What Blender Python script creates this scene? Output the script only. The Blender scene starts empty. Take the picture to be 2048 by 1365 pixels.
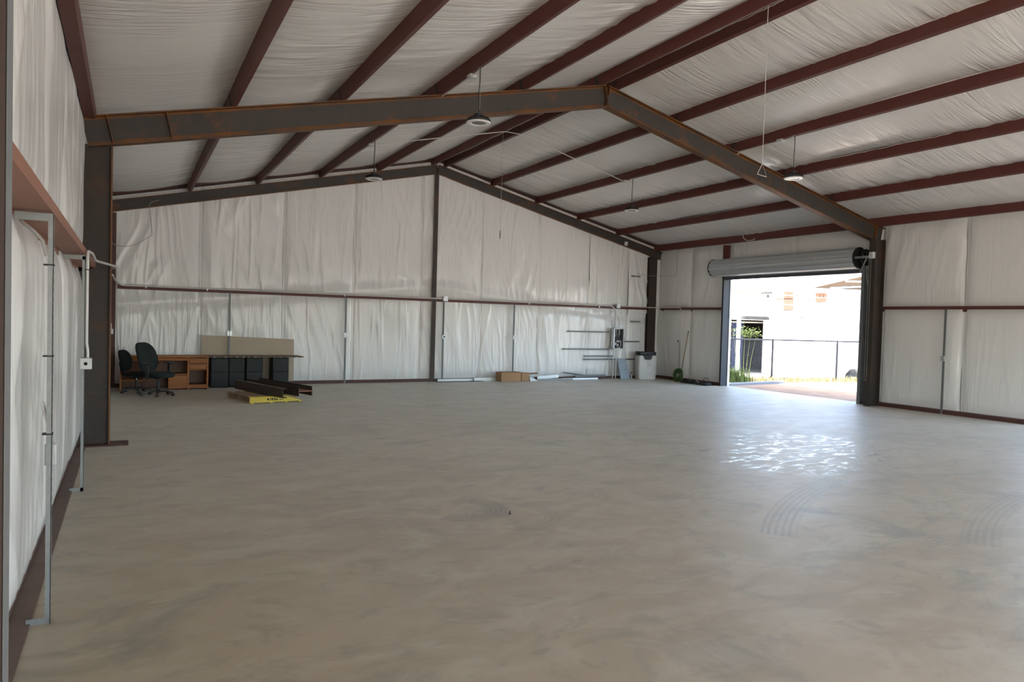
import bpy, math, random
import numpy as np
from mathutils import Matrix, Vector

random.seed(7)
scene = bpy.context.scene
COL = scene.collection

# ------------------------------------------------------------------ camera
YAW, PITCH, ROLL = 0.4988, 0.0279, 0.0276
f0 = Vector((math.sin(YAW), math.cos(YAW), 0)); r0 = Vector((math.cos(YAW), -math.sin(YAW), 0)); z0 = Vector((0, 0, 1))
fw = f0 * math.cos(PITCH) - z0 * math.sin(PITCH)
up = z0 * math.cos(PITCH) + f0 * math.sin(PITCH)
rt = r0 * math.cos(ROLL) + up * math.sin(ROLL)
uu = up * math.cos(ROLL) - r0 * math.sin(ROLL)
cam_d = bpy.data.cameras.new('camera'); cam = bpy.data.objects.new('camera', cam_d); COL.objects.link(cam)
cam_d.sensor_width = 36.0; cam_d.lens = 1410.78 / 2048 * 36; cam_d.clip_start = 0.05; cam_d.clip_end = 500
M = Matrix((rt, uu, -fw)).transposed().to_4x4(); M.translation = (0, 0, 1.745)
cam.matrix_world = M
scene.camera = cam

# ------------------------------------------------------------------ light
SUN = Vector((-0.55, 0.22, 0.80)).normalized()          # towards the sun: from the left, above the back wall
w = bpy.data.worlds.new('world'); scene.world = w; w.use_nodes = True
nt = w.node_tree; nt.nodes.clear()
sky = nt.nodes.new('ShaderNodeTexSky'); sky.sky_type = 'NISHITA'; sky.sun_disc = False
sky.sun_elevation = math.asin(SUN.z); sky.sun_rotation = math.atan2(SUN.x, SUN.y)
sky.air_density = 1.0; sky.dust_density = 2.5; sky.ozone_density = 1.0
bg = nt.nodes.new('ShaderNodeBackground'); bg.inputs[1].default_value = 0.42
wo = nt.nodes.new('ShaderNodeOutputWorld')
nt.links.new(sky.outputs[0], bg.inputs[0]); nt.links.new(bg.outputs[0], wo.inputs[0])
sd = bpy.data.lights.new('sun', 'SUN'); sd.energy = 7.0; sd.angle = 0.009; sd.color = (1.0, 0.97, 0.93)
so = bpy.data.objects.new('sun', sd); COL.objects.link(so); so.rotation_euler = (-SUN).to_track_quat('-Z', 'Y').to_euler()
scene.view_settings.view_transform = 'Standard'; scene.view_settings.look = 'None'
scene.view_settings.gamma = 1.0; scene.view_settings.use_curve_mapping = False
scene.view_settings.exposure = 2.26

# ------------------------------------------------------------------ materials
MATS = {}
class NT:
    def __init__(s, name):
        s.m = bpy.data.materials.new(name); s.m.use_nodes = True
        s.t = s.m.node_tree; s.b = s.t.nodes['Principled BSDF']
        s.tc = s.t.nodes.new('ShaderNodeTexCoord').outputs['Object']
    def n(s, typ, **kw):
        nd = s.t.nodes.new(typ)
        for k, v in kw.items(): setattr(nd, k, v)
        return nd
    def link(s, a, b): s.t.links.new(a, b)
    def world(s):
        return s.n('ShaderNodeNewGeometry').outputs['Position']
    def mapping(s, src, scale=(1, 1, 1), rot=(0, 0, 0), loc=(0, 0, 0)):
        m = s.n('ShaderNodeMapping'); s.link(src, m.inputs[0])
        m.inputs['Scale'].default_value = scale; m.inputs['Rotation'].default_value = rot; m.inputs['Location'].default_value = loc
        return m.outputs[0]
    def noise(s, src, scale=1.0, detail=3, rough=.55, dist=0.0):
        t = s.n('ShaderNodeTexNoise'); s.link(src, t.inputs['Vector'])
        t.inputs['Scale'].default_value = scale; t.inputs['Detail'].default_value = detail
        t.inputs['Roughness'].default_value = rough; t.inputs['Distortion'].default_value = dist
        return t.outputs['Fac']
    def ramp(s, src, stops):
        r = s.n('ShaderNodeValToRGB'); s.link(src, r.inputs[0]); e = r.color_ramp.elements
        while len(e) < len(stops): e.new(0.5)
        for i, (p, c) in enumerate(stops):
            e[i].position = p; e[i].color = (c, c, c, 1) if not hasattr(c, '__len__') else (*c, 1)
        return r.outputs[0]
    def mix(s, fac, a, b, typ='MIX'):
        m = s.n('ShaderNodeMix', data_type='RGBA', blend_type=typ)
        for sock, v in ((m.inputs[0], fac), (m.inputs[6], a), (m.inputs[7], b)):
            if hasattr(v, 'links'): s.link(v, sock)
            elif hasattr(v, '__len__'): sock.default_value = (*v, 1)
            else: sock.default_value = v
        return m.outputs[2]
    def math(s, op, a, b=0.0, clamp=False):
        m = s.n('ShaderNodeMath', operation=op, use_clamp=clamp)
        for sock, v in ((m.inputs[0], a), (m.inputs[1], b)):
            if hasattr(v, 'links'): s.link(v, sock)
            else: sock.default_value = v
        return m.outputs[0]
    def bump(s, h, strength=.3, dist=.01):
        b = s.n('ShaderNodeBump'); s.link(h, b.inputs['Height'])
        b.inputs['Strength'].default_value = strength; b.inputs['Distance'].default_value = dist
        s.link(b.outputs[0], s.b.inputs['Normal'])
    def set(s, col=None, rough=None, metal=None, spec=None):
        for k, v in (('Base Color', col), ('Roughness', rough), ('Metallic', metal), ('Specular IOR Level', spec)):
            if v is None: continue
            if hasattr(v, 'links'): s.link(v, s.b.inputs[k])
            else: s.b.inputs[k].default_value = (*v, 1) if hasattr(v, '__len__') else v
        return s.m

def plain(name, col, rough=.5, metal=0.0, spec=.5, var=.12, scale=8, bump=0.0, bscale=60):
    t = NT(name); nz = t.noise(t.tc, scale, 4)
    c = t.mix(nz, [x * (1 - var) for x in col], [min(1, x * (1 + var)) for x in col])
    m = t.set(c, rough, metal, spec)
    if bump: t.bump(t.noise(t.tc, bscale, 3), bump, .003)
    MATS[name] = m; return m

def vinyl(name, stretch, bump=.55, rough=.23, col=(.85, .843, .818)):
    t = NT(name)
    wp = t.world()
    n1 = t.noise(t.mapping(wp, stretch), 1.0, 3, .5, .6)
    n2 = t.noise(t.mapping(wp, [s * 2.7 for s in stretch], loc=(3, 7, 1)), 1.0, 2, .5, .4)
    r1 = t.ramp(n1, [(0.35, 0), (0.5, 1), (0.62, 0)])
    mask = t.ramp(t.noise(wp, .9, 2), [(.38, 0), (.62, 1)])
    h = t.math('ADD', t.math('MULTIPLY', r1, mask), t.math('MULTIPLY', n2, .35))
    cc = t.mix(t.noise(wp, .7, 3), [c * .94 for c in col], col)
    t.bump(h, bump, .013)
    MATS[name] = t.set(cc, rough, 0, .65)
vinyl('vinyl_roof', (.55, 7.5, 1.2))
vinyl('vinyl_back', (7.0, 1.0, .55))
vinyl('vinyl_side', (1.0, 6.0, .35), bump=.28)

def steel(name, base=(.060, .053, .047), rust=(.20, .075, .022), lo=.55, hi=.75, nscale=2.2):
    t = NT(name); wp = t.world()
    a = t.noise(wp, nscale, 6, .65); b = t.noise(wp, 26, 3)
    k = t.ramp(t.math('ADD', t.math('MULTIPLY', a, .8), t.math('MULTIPLY', b, .2)), [(lo, 0), (hi, 1)])
    g = t.mix(t.noise(wp, 9, 4), [c * .8 for c in base], [c * 1.2 for c in base])
    t.bump(b, .15, .002)
    MATS[name] = t.set(t.mix(k, g, rust), .55, .15, .4)
steel('steel_web'); steel('steel_flange', rust=(.19, .072, .016), lo=.33, hi=.58)
steel('steel_dark', base=(.050, .040, .034), rust=(.12, .05, .02), lo=.52, hi=.8)
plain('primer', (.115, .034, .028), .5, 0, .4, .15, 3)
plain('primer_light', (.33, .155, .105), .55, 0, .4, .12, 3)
plain('near_black', (.022, .013, .009), .7, 0, .2)
plain('base_brown', (.135, .085, .066), .6, 0, .4, .3, 5)
plain('primer_dark', (.085, .036, .030), .55, 0, .4, .2, 4)
plain('sheet_metal', (.62, .62, .60), .45, .3)
plain('galv', (.30, .315, .305), .5, .45, .5, .2, 30)
plain('galv_light', (.62, .64, .65), .35, .6, .5, .12, 20)
plain('galv_dull', (.20, .21, .22), .6, .3, .5, .2, 25)
plain('box_metal', (.58, .59, .57), .45, .35, .5, .1, 20)
plain('black', (.012, .012, .012), .55)
plain('dark_hole', (.01, .01, .01), .9)
plain('rubber', (.02, .02, .021), .75)
plain('cable_grey', (.35, .34, .32), .6)
plain('cable_white', (.70, .69, .66), .5)
plain('conduit', (.62, .60, .575), .4, .2, .5, .08, 15)
plain('curtain', (.50, .53, .54), .38, .35, .5, .06, 4)
plain('guide_grey', (.10, .11, .12), .6, .1)
plain('jamb_dark', (.045, .048, .052), .7, 0, .3)
plain('bar_dark', (.07, .065, .085), .5, .3)
plain('white_lamp', (.80, .80, .78), .3)
plain('lens', (.10, .10, .10), .25)
plain('fabric_dark', (.022, .030, .029), .9, 0, .3, .3, 60, .3, 300)
plain('fabric_black', (.010, .010, .011), .9, 0, .3, .2, 60, .3, 300)
plain('plastic_black', (.014, .014, .015), .45)
plain('chrome', (.7, .7, .7), .2, 1.0)
plain('cabinet', (.011, .012, .013), .6, 0, .3, .1, 5)
plain('cabinet_front', (.018, .020, .022), .55, 0, .35, .1, 5)
plain('board_tan', (.50, .42, .32), .75, 0, .3, .06, 4)
plain('cardboard', (.42, .25, .13), .8, 0, .3, .1, 6)
plain('yellow', (.72, .55, .06), .5, 0, .5, .1, 6)
plain('green_hose', (.045, .11, .022), .5, 0, .5, .25, 12)
plain('tank_white', (.68, .68, .64), .55, 0, .4, .08, 4)
plain('panel_grey', (.30, .34, .36), .5, .2, .5, .06, 5)
plain('white_paint', (.82, .82, .80), .55, 0, .4, .04, 2)
plain('box_pale', (.74, .68, .60), .7, 0, .3, .06, 2)
plain('box_peach', (.24, .125, .075), .7, 0, .3, .08, 3)
plain('ink', (.03, .03, .03), .7)
plain('ink_brown', (.10, .045, .03), .7)
plain('awning', (.10, .10, .095), .6, .1)
plain('tan_panel', (.12, .078, .046), .7, 0, .2)
plain('tin_tan', (.07, .045, .027), .6)
plain('fence_metal', (.022, .023, .025), .6, .2)
plain('fence_wire', (.10, .105, .11), .6, .2)
plain('tire', (.02, .02, .02), .8)
plain('grass_a', (.10, .13, .035), .8, 0, .2, .3, 10)
plain('grass_b', (.24, .20, .09), .8, 0, .2, .3, 10)
plain('concrete_curb', (.20, .20, .20), .85, 0, .3, .15, 6, .3)
plain('blue_tarp', (.03, .045, .12), .6)
plain('red_paint', (.35, .02, .025), .5)
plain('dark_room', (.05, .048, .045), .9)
plain('pale_wire', (.55, .53, .48), .5)

def wood(name, a, b, stretch=(2, 2, 30), rough=.5):
    t = NT(name); n = t.noise(t.mapping(t.tc, stretch), 1.0, 5, .6, 1.2)
    MATS[name] = t.set(t.mix(t.ramp(n, [(.3, 0), (.7, 1)]), a, b), rough)
wood('oak', (.27, .085, .012), (.40, .14, .026), (1.5, 6, 26), .55)
wood('oak_dark', (.10, .035, .012), (.15, .055, .018), (1.5, 6, 26), .5)
wood('pallet_wood', (.24, .155, .085), (.40, .28, .165), (4, 30, 30), .8)
wood('slab_brown', (.085, .05, .03), (.15, .09, .055), (3, 20, 20), .55)
wood('broom_wood', (.24, .12, .05), (.34, .18, .08), (20, 20, 3), .6)

def floor_mat():
    t = NT('concrete'); wp = t.world()
    big = t.noise(wp, .35, 5, .6, .8); mid = t.noise(t.mapping(wp, (1.0, 1.6, 1), (0, 0, .5)), 1.6, 6, .65, .6)
    streak = t.noise(t.mapping(wp, (1.3, 2.3, 1), (0, 0, .35)), 1.5, 7, .68, 1.2); fine = t.noise(wp, 14, 4, .6)
    c = t.mix(t.ramp(big, [(.35, 0), (.65, 1)]), (.25, .178, .102), (.33, .252, .158))
    c = t.mix(t.math('MULTIPLY', t.ramp(mid, [(.44, 0), (.66, 1)]), .55), c, (.36, .308, .222))
    c = t.mix(t.math('MULTIPLY', t.ramp(streak, [(.52, 0), (.66, 1)]), .6), c, (.15, .122, .08))
    c = t.mix(t.math('MULTIPLY', t.ramp(t.noise(t.mapping(wp, (1, 1, 1), loc=(9, 4, 0)), .8, 5, .7, 1.0), [(.56, 0), (.70, 1)]), .7), c, (.115, .108, .083))
    c = t.mix(t.math('MULTIPLY', fine, .25), c, (.235, .183, .117))
    # tyre scuffs: arcs of parallel tread lines on the slab
    sep = t.n('ShaderNodeSeparateXYZ'); t.link(wp, sep.inputs[0])
    def arc(cx, cy, r, wdt, a0, a1, lines, strength, cin):
        dx = t.math('SUBTRACT', sep.outputs[0], cx); dy = t.math('SUBTRACT', sep.outputs[1], cy)
        rr = t.math('SQRT', t.math('ADD', t.math('MULTIPLY', dx, dx), t.math('MULTIPLY', dy, dy)))
        rr = t.math('ADD', rr, t.math('MULTIPLY', t.math('SUBTRACT', fine, .5), .03))
        band = t.math('SUBTRACT', 1.0, t.math('ABSOLUTE', t.math('DIVIDE', t.math('SUBTRACT', rr, r), wdt)), True)
        band = t.math('MULTIPLY', band, 3.0, True)
        an = t.math('ARCTAN2', dy, dx)
        g = t.math('MULTIPLY', t.math('GREATER_THAN', an, a0), t.math('LESS_THAN', an, a1))
        ln = t.math('MULTIPLY', t.math('ADD', t.math('SINE', t.math('MULTIPLY', rr, lines)), 1.0), .5)
        k = t.math('MULTIPLY', t.math('MULTIPLY', band, g), t.math('MULTIPLY', t.math('ADD', t.math('MULTIPLY', ln, .8), .2), t.math('MULTIPLY', t.ramp(mid, [(.3, .3), (.6, 1)]), strength)))
        return t.mix(k, cin, (.075, .062, .045))
    c = arc(8.69, -.50, 6.0, .18, 1.80, 2.27, 112, .6, c)
    c = arc(9.63, -2.9, 7.0, .17, 1.70, 2.08, 112, .4, c)
    c = arc(3.05, 5.50, .38, .10, -2.0, 2.8, 110, .45, c)
    c = arc(2.75, 5.85, .30, .12, -2.6, 1.0, 140, .75, c)
    c = arc(6.2, 1.2, 2.2, .16, .6, 1.7, 120, .4, c)
    # polished / damp patch in front of the roll-up door
    def blob(cx, cy, rx, ry):
        dx = t.math('DIVIDE', t.math('SUBTRACT', sep.outputs[0], cx), rx); dy = t.math('DIVIDE', t.math('SUBTRACT', sep.outputs[1], cy), ry)
        return t.math('SUBTRACT', 1.0, t.math('ADD', t.math('MULTIPLY', dx, dx), t.math('MULTIPLY', dy, dy)), True)
    pn = t.ramp(t.noise(t.mapping(wp, (.9, 2.0, 1), (0, 0, .35)), 4.2, 7, .75, .8), [(.52, 0), (.60, 1)])
    patch = t.math('MULTIPLY', t.math('MULTIPLY', blob(8.4, 7.0, 2.3, 1.8), 2.0, True), pn, True)
    rough = t.math('SUBTRACT', t.ramp(mid, [(.3, .50), (.7, .42)]), t.math('MULTIPLY', patch, .24))
    t.bump(t.math('ADD', t.math('MULTIPLY', fine, .4), t.noise(wp, 60, 3)), .07, .004)
    t.b.inputs['Sheen Weight'].default_value = .25; t.b.inputs['Sheen Tint'].default_value = (1, .92, .80, 1); t.b.inputs['Sheen Roughness'].default_value = .5
    MATS['concrete'] = t.set(c, rough, 0, .5)
floor_mat()
def ground_mat(name, a, b, sc=1.5, fine=30):
    t = NT(name); wp = t.world()
    c = t.mix(t.ramp(t.noise(wp, sc, 6, .65), [(.35, 0), (.65, 1)]), a, b)
    c = t.mix(t.math('MULTIPLY', t.ramp(t.noise(wp, fine, 4), [(.45, 0), (.7, 1)]), .5), c, [x * .6 for x in a])
    t.bump(t.noise(wp, fine, 5), .5, .02); MATS[name] = t.set(c, .9, 0, .2)
ground_mat('dirt', (.27, .155, .090), (.35, .22, .135))
ground_mat('yard_warm', (.42, .35, .27), (.54, .46, .37))
ground_mat('yard', (.41, .375, .32), (.53, .49, .43))

# ------------------------------------------------------------------ mesh helpers
def V(*a): return Vector(a)
class MB:
    def __init__(s): s.v = []; s.f = []
    def add(s, vs, fs):
        k = len(s.v); s.v += [tuple(p) for p in vs]; s.f += [tuple(i + k for i in f) for f in fs]; return s
    def box(s, x0, x1, y0, y1, z0, z1):
        vs = [(x, y, z) for z in (z0, z1) for y in (y0, y1) for x in (x0, x1)]
        return s.add(vs, [(0, 2, 3, 1), (4, 5, 7, 6), (0, 1, 5, 4), (2, 6, 7, 3), (0, 4, 6, 2), (1, 3, 7, 5)])
    def bev(s, x0, x1, y0, y1, z0, z1, b=.01):
        """box with chamfered vertical and horizontal edges"""
        cx, cy, cz = (x0+x1)/2, (y0+y1)/2, (z0+z1)/2; hx, hy, hz = (x1-x0)/2, (y1-y0)/2, (z1-z0)/2
        b = min(b, hx*.9, hy*.9, hz*.9)
        rings = []
        for z, i in ((-hz, b), (-hz+b, 0), (hz-b, 0), (hz, b)):
            X, Y = hx - i, hy - i
            rings.append([(cx+sx*px, cy+sy*py, cz+z) for sx, sy, px, py in
                ((1, -1, X-b, Y), (1, -1, X, Y-b), (1, 1, X, Y-b), (1, 1, X-b, Y), (-1, 1, X-b, Y), (-1, 1, X, Y-b), (-1, -1, X, Y-b), (-1, -1, X-b, Y))])
        return s.loft(rings)
    def loft(s, rings, closed=True, caps=True):
        n = len(rings[0]); vs = [p for r in rings for p in r]; fs = []
        for i in range(len(rings) - 1):
            for j in range(n if closed else n - 1):
                k = (j + 1) % n
                fs.append((i*n + j, i*n + k, (i+1)*n + k, (i+1)*n + j))
        if caps: fs.append(tuple(range(n))[::-1]); fs.append(tuple((len(rings)-1)*n + j for j in range(n)))
        return s.add(vs, fs)
    def ext(s, poly, o, U, W, D):
        """extrude a 2-D outline (in axes U, W at o) along vector D"""
        o, U, W, D = Vector(o), Vector(U), Vector(W), Vector(D)
        return s.loft([[o + U*a + W*b for a, b in poly], [o + U*a + W*b + D for a, b in poly]])
    def tube(s, pts, r, n=8, caps=True):
        pts = [Vector(p) for p in pts]; rings = []
        ref = None
        for i, p in enumerate(pts):
            d = (pts[min(i+1, len(pts)-1)] - pts[max(i-1, 0)]).normalized()
            if ref is None: ref = d.orthogonal().normalized()
            ref = (ref - d * ref.dot(d)).normalized(); b = d.cross(ref)
            rr = r[i] if hasattr(r, '__len__') else r
            rings.append([p + (ref*math.cos(2*math.pi*k/n) + b*math.sin(2*math.pi*k/n))*rr for k in range(n)])
        return s.loft(rings, True, caps)
    def cyl(s, a, b, r, n=16): return s.tube([a, b], r, n)
    def lathe(s, prof, c=(0, 0, 0), n=28):
        c = Vector(c)
        return s.loft([[c + Vector((r*math.cos(2*math.pi*k/n), r*math.sin(2*math.pi*k/n), z)) for k in range(n)] for r, z in prof])
    def grid(s, P):
        a, b = P.shape[:2]; vs = [tuple(p) for p in P.reshape(-1, 3)]
        return s.add(vs, [(i*b+j, i*b+j+1, (i+1)*b+j+1, (i+1)*b+j) for i in range(a-1) for j in range(b-1)])
    def mesh(s, name, mat, off=(0, 0, 0), smooth=False, fix=True):
        me = bpy.data.meshes.new(name); ox, oy, oz = off
        me.from_pydata([(x-ox, y-oy, z-oz) for x, y, z in s.v], [], s.f)
        me.materials.append(MATS[mat])
        if fix:
            import bmesh
            bm = bmesh.new(); bm.from_mesh(me); bmesh.ops.recalc_face_normals(bm, faces=bm.faces); bm.to_mesh(me); bm.free()
        if smooth:
            for p in me.polygons: p.use_smooth = True
            try: me.set_sharp_from_angle(angle=math.radians(smooth if smooth > 1 else 40))
            except Exception: pass
        return me

def wloc(o):
    v = Vector((0, 0, 0))
    while o is not None: v = v + o.location; o = o.parent
    return v
def tag(o, label=None, cat=None, group=None, kind=None):
    if label: o['label'] = label
    if cat: o['category'] = cat
    if group: o['group'] = group
    if kind: o['kind'] = kind
    return o
def thing(name, label, cat, loc=(0, 0, 0), rz=0.0, group=None):
    o = bpy.data.objects.new(name, None); COL.objects.link(o); o.location = loc; o.rotation_euler = (0, 0, rz)
    o.empty_display_size = .1
    return tag(o, label, cat, group)
def part(name, mb, mat, parent=None, local=False, smooth=False, label=None, fix=True):
    off = (0, 0, 0) if (local or parent is None) else tuple(wloc(parent))
    o = bpy.data.objects.new(name, mb.mesh(name, mat, off, smooth, fix)); COL.objects.link(o)
    if parent is not None: o.parent = parent
    if label: o['label'] = label
    return o
def solo(name, mb, mat, label, cat, group=None, smooth=False, base=None):
    """a thing that is a single mesh, its origin at its base"""
    if base is None:
        a = np.array(mb.v); base = ((a[:, 0].min()+a[:, 0].max())/2, (a[:, 1].min()+a[:, 1].max())/2, a[:, 2].min())
    o = bpy.data.objects.new(name, mb.mesh(name, mat, base, smooth)); COL.objects.link(o); o.location = base
    return tag(o, label, cat, group)
def struct(name, mb, mat, parent=None, label=None, cat=None, smooth=False):
    o = part(name, mb, mat, parent, smooth=smooth)
    if parent is None: tag(o, label, cat, None, 'structure')
    elif label: o['label'] = label
    return o

rng = np.random.RandomState(3)
TAB = rng.rand(256, 256)
def vnoise(x, y, seed=0):
    x = np.asarray(x, float) + seed*17.31; y = np.asarray(y, float) + seed*9.17
    xi = np.floor(x).astype(int); yi = np.floor(y).astype(int); fx = x-xi; fy = y-yi
    fx = fx*fx*(3-2*fx); fy = fy*fy*(3-2*fy)
    t = lambda a, b: TAB[a % 256, b % 256]
    return (t(xi, yi)*(1-fx)+t(xi+1, yi)*fx)*(1-fy) + (t(xi, yi+1)*(1-fx)+t(xi+1, yi+1)*fx)*fy
def ridge(n, p=3): return (1-np.abs(2*n-1))**p

# ------------------------------------------------------------------ main dimensions
XL, XR = -0.57, 15.63            # face of the wall insulation, left and right
YB = 18.46                       # face of the back wall insulation
Y0, Y1, Y2 = 1.56, 10.51, 18.30  # the steel frames in and beside the picture
YE = -7.50                       # front end wall, behind the camera
XC = 7.50; SL = 0.2307
def zt(x): return 6.03 - SL*abs(x-XC)      # underside of the purlins = top of the rafters
GL, GR = -0.37, 15.45            # inner face of the side girts
DA, DB, DH = 10.86, 15.33, 3.17  # roll-up door opening
PX_L = [7.33, 5.79, 4.27, 2.73, 1.22]; PX_R = [7.67, 9.17, 10.67, 12.18, 13.70]

# ------------------------------------------------------------------ floor, ground
struct('floor', MB().box(-.75, 15.72, YE-.2, 18.72, -.16, 0), 'concrete', None, 'dusty sealed concrete slab floor of the metal shed', 'floor')
struct('ground_yard', MB().box(-60, 90, -60, 100, -.8, -.5), 'yard', None, 'pale sunlit yard ground outside the shed', 'ground')
struct('ground_front', MB().box(-40, 19.0, -45, YE-.2, -.5, -.03).box(-40, -.75, YE-.2, 30, -.5, -.05).box(15.72, 19.0, YE-.2, 2.0, -.5, -.05), 'yard_warm', None, 'bare pale dirt lot in front of the shed', 'ground')
struct('ground_shaded_dirt', MB().add([(15.72, 2, -.05), (19.0, 2, -.09), (19.6, 15.2, -.10), (19.3, 16.35, -.10), (16.2, 15.85, -.06), (15.72, 15.75, -.05),
     (15.72, 2, -.5), (19.0, 2, -.5), (19.6, 15.2, -.5), (19.3, 16.35, -.5), (16.2, 15.85, -.5), (15.72, 15.75, -.5)],
     [(0, 1, 2, 3, 4, 5)] + [(i, i+6, (i+1) % 6+6, (i+1) % 6) for i in range(6)]), 'dirt', None, 'reddish tan dirt strip outside roll-up door, darkened as shaded ground', 'ground')  # outline follows the shed's shadow edge; shade put into the darker dirt colour
FP = Vector((20.18, 17.62, 0)); FE = Vector((.967, -.255, 0)); FN = Vector((.255, .967, 0))   # fence line outside: origin, along, away
def F(s_, c, z=0.0): return FP + FE*s_ + FN*c + Vector((0, 0, z))
def fbox(mb, s0, s1, c0, c1, z0, z1):
    return mb.ext([(s0, c0), (s1, c0), (s1, c1), (s0, c1)], FP + Vector((0, 0, z0)), FE, FN, (0, 0, z1-z0))
mb = MB()
P = [(15.72, 2.0), (32, 2.0), tuple(F(13, .35))[:2], tuple(F(-4.3, .35))[:2], (15.72, 19.2)]
mb.loft([[(x, y, -.5) for x, y in P], [(x, y, -.125) for x, y in P]])
struct('ground_verge', mb, 'yard', None, 'pale concrete and gravel strip running up to the wire fence', 'ground')

# ------------------------------------------------------------------ insulation sheets
def wall_disp(a, z, w, zg, h, seed, puff=.045, amp=1.0):
    A, Z = np.meshgrid(a, z, indexing='ij')
    pin = np.exp(-((Z-zg)/.16)**2) + np.exp(-(Z/.14)**2) + np.exp(-((Z-h)/.18)**2)
    pin = np.clip(pin, 0, 1)
    edge = np.clip(np.minimum(A, w-A)/.22, 0, 1); edge = edge*edge*(3-2*edge)
    d = puff*(1-pin)*(.35+.65*edge)
    d = d + .03*(vnoise(A*.9, Z*.5, seed)-.5)*(1-.7*pin)
    for k, (sh, fr, am) in enumerate(((.20, 3.6, .034), (-.24, 4.6, .030), (.05, 8, .015), (.38, 5.5, .022))):
        wob = .35*vnoise(A*.8, Z*.7, seed+11+k)
        n = vnoise((A+sh*(Z-zg)+wob)*fr, Z*.42, seed+3+k*5)
        m = np.clip((vnoise(A*.9, Z*.65, seed+31+k*7)-.42)*3.2, 0, 1)
        d = d + amp*am*ridge(n, 2.5)*m*(1-.55*pin)
    r_ = np.random.RandomState(seed*7+1)
    for za, zb in ((0, zg), (zg, h)):
        if zb-za < .6: continue
        u = np.clip((Z-za)/(zb-za), 0, 1); inside = ((Z >= za) & (Z <= zb))
        for _ in range(int(5*w*min(1, amp+.1))):
            x0 = r_.uniform(.05, w-.05); dx = r_.uniform(-.30, .30); bow = r_.uniform(-.12, .12); u0, u1 = sorted(r_.uniform(-.25, 1.25, 2))
            if u1-u0 < .3: continue
            q = np.clip((u-u0)/(u1-u0), 0, 1); c = x0 + dx*(u-.5) + bow*np.sin(3.2*u)
            d = d + inside*amp*r_.uniform(.006, .020)*np.sin(np.pi*q)**.8*np.exp(-np.abs((A-c)/r_.uniform(.016, .034))**1.6)
    d = d - .022*np.exp(-((A-.02)/.03)**2) - .022*np.exp(-((A-w+.02)/.03)**2)
    return d
def sheet(name, parent, o, U, W, N, w, h, seed, mat, zg, topf=None, nu=None, label=None, puff=.045, amp=1.0):
    """insulation panel: U across, W up, N towards the room"""
    a = np.linspace(0, w, nu or max(8, int(w/.032))); z = np.linspace(0, h, max(8, int(h/.075)))
    d = wall_disp(a, z, w, zg, h, seed, puff, amp)
    o, U, W, N = (np.array(q, float) for q in (o, U, W, N))
    A, Z = np.meshgrid(a, z, indexing='ij')
    if topf is not None: Z = Z*(topf(A)/h)
    P = o + A[..., None]*U + Z[..., None]*W + d[..., None]*N
    return part(name, MB().grid(P), mat, parent, smooth=80, label=label, fix=False)

# back wall: outer metal sheet with a gable, insulation blankets hung side by side
mb = MB()
pts = [(-.75, -.1), (15.75, -.1), (15.75, zt(15.75)+.30), (XC, zt(XC)+.30), (-.75, zt(-.75)+.30)]
mb.ext(pts, (0, 18.64, 0), (1, 0, 0), (0, 0, 1), (0, .08, 0))
wb = struct('wall_back', mb, 'sheet_metal', None, 'gabled back wall hung with white vinyl faced insulation', 'wall')
seams = [-.60, 1.49, 3.42, 5.21, 7.08, 8.95, 10.90, 12.76, 14.30, 15.66]
for i in range(len(seams)-1):
    x0, x1 = seams[i], seams[i+1]
    topf = lambda A, x0=x0: zt(0) * 0 + np.array(6.03 - SL*np.abs(x0+A-XC)) + .24
    sheet('insulation_panel', wb, (x0, YB, .02), (1, 0, 0), (0, 0, 1), (0, -1, 0), x1-x0, 5.5, 5+i*3, 'vinyl_back', 2.29, topf, nu=int((x1-x0)/.018)+4)

# left wall, with an unseen opening added behind the camera for light
L3A, L3B = -7.0, 1.0; zl = zt(-.6)+.28
wl = struct('wall_left', MB().box(-.76, -.68, YE-.1, L3A, -.1, zl).box(-.76, -.68, L3A, L3B, DH, zl).box(-.76, -.68, L3B, 18.7, -.1, zl), 'sheet_metal', None, 'left side wall hung with white vinyl faced insulation', 'wall')
ys = [YE+.1, L3A, L3B, 1.48, 1.7, 3.0, 4.3, 5.9, 7.5, 9.1, 10.42, 12.2, 14.0, 15.8, 17.2, 18.5]
for i in range(len(ys)-1):
    zb_ = DH if ys[i] == L3A else 0
    sheet('insulation_panel', wl, (XL, ys[i], .03+zb_), (0, 1, 0), (0, 0, 1), (1, 0, 0), ys[i+1]-ys[i], zt(XL)+.12-zb_, 60+i*3, 'vinyl_side', 2.29-3*zb_, puff=.06, amp=.45, nu=int((ys[i+1]-ys[i])/.02)+4)

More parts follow.
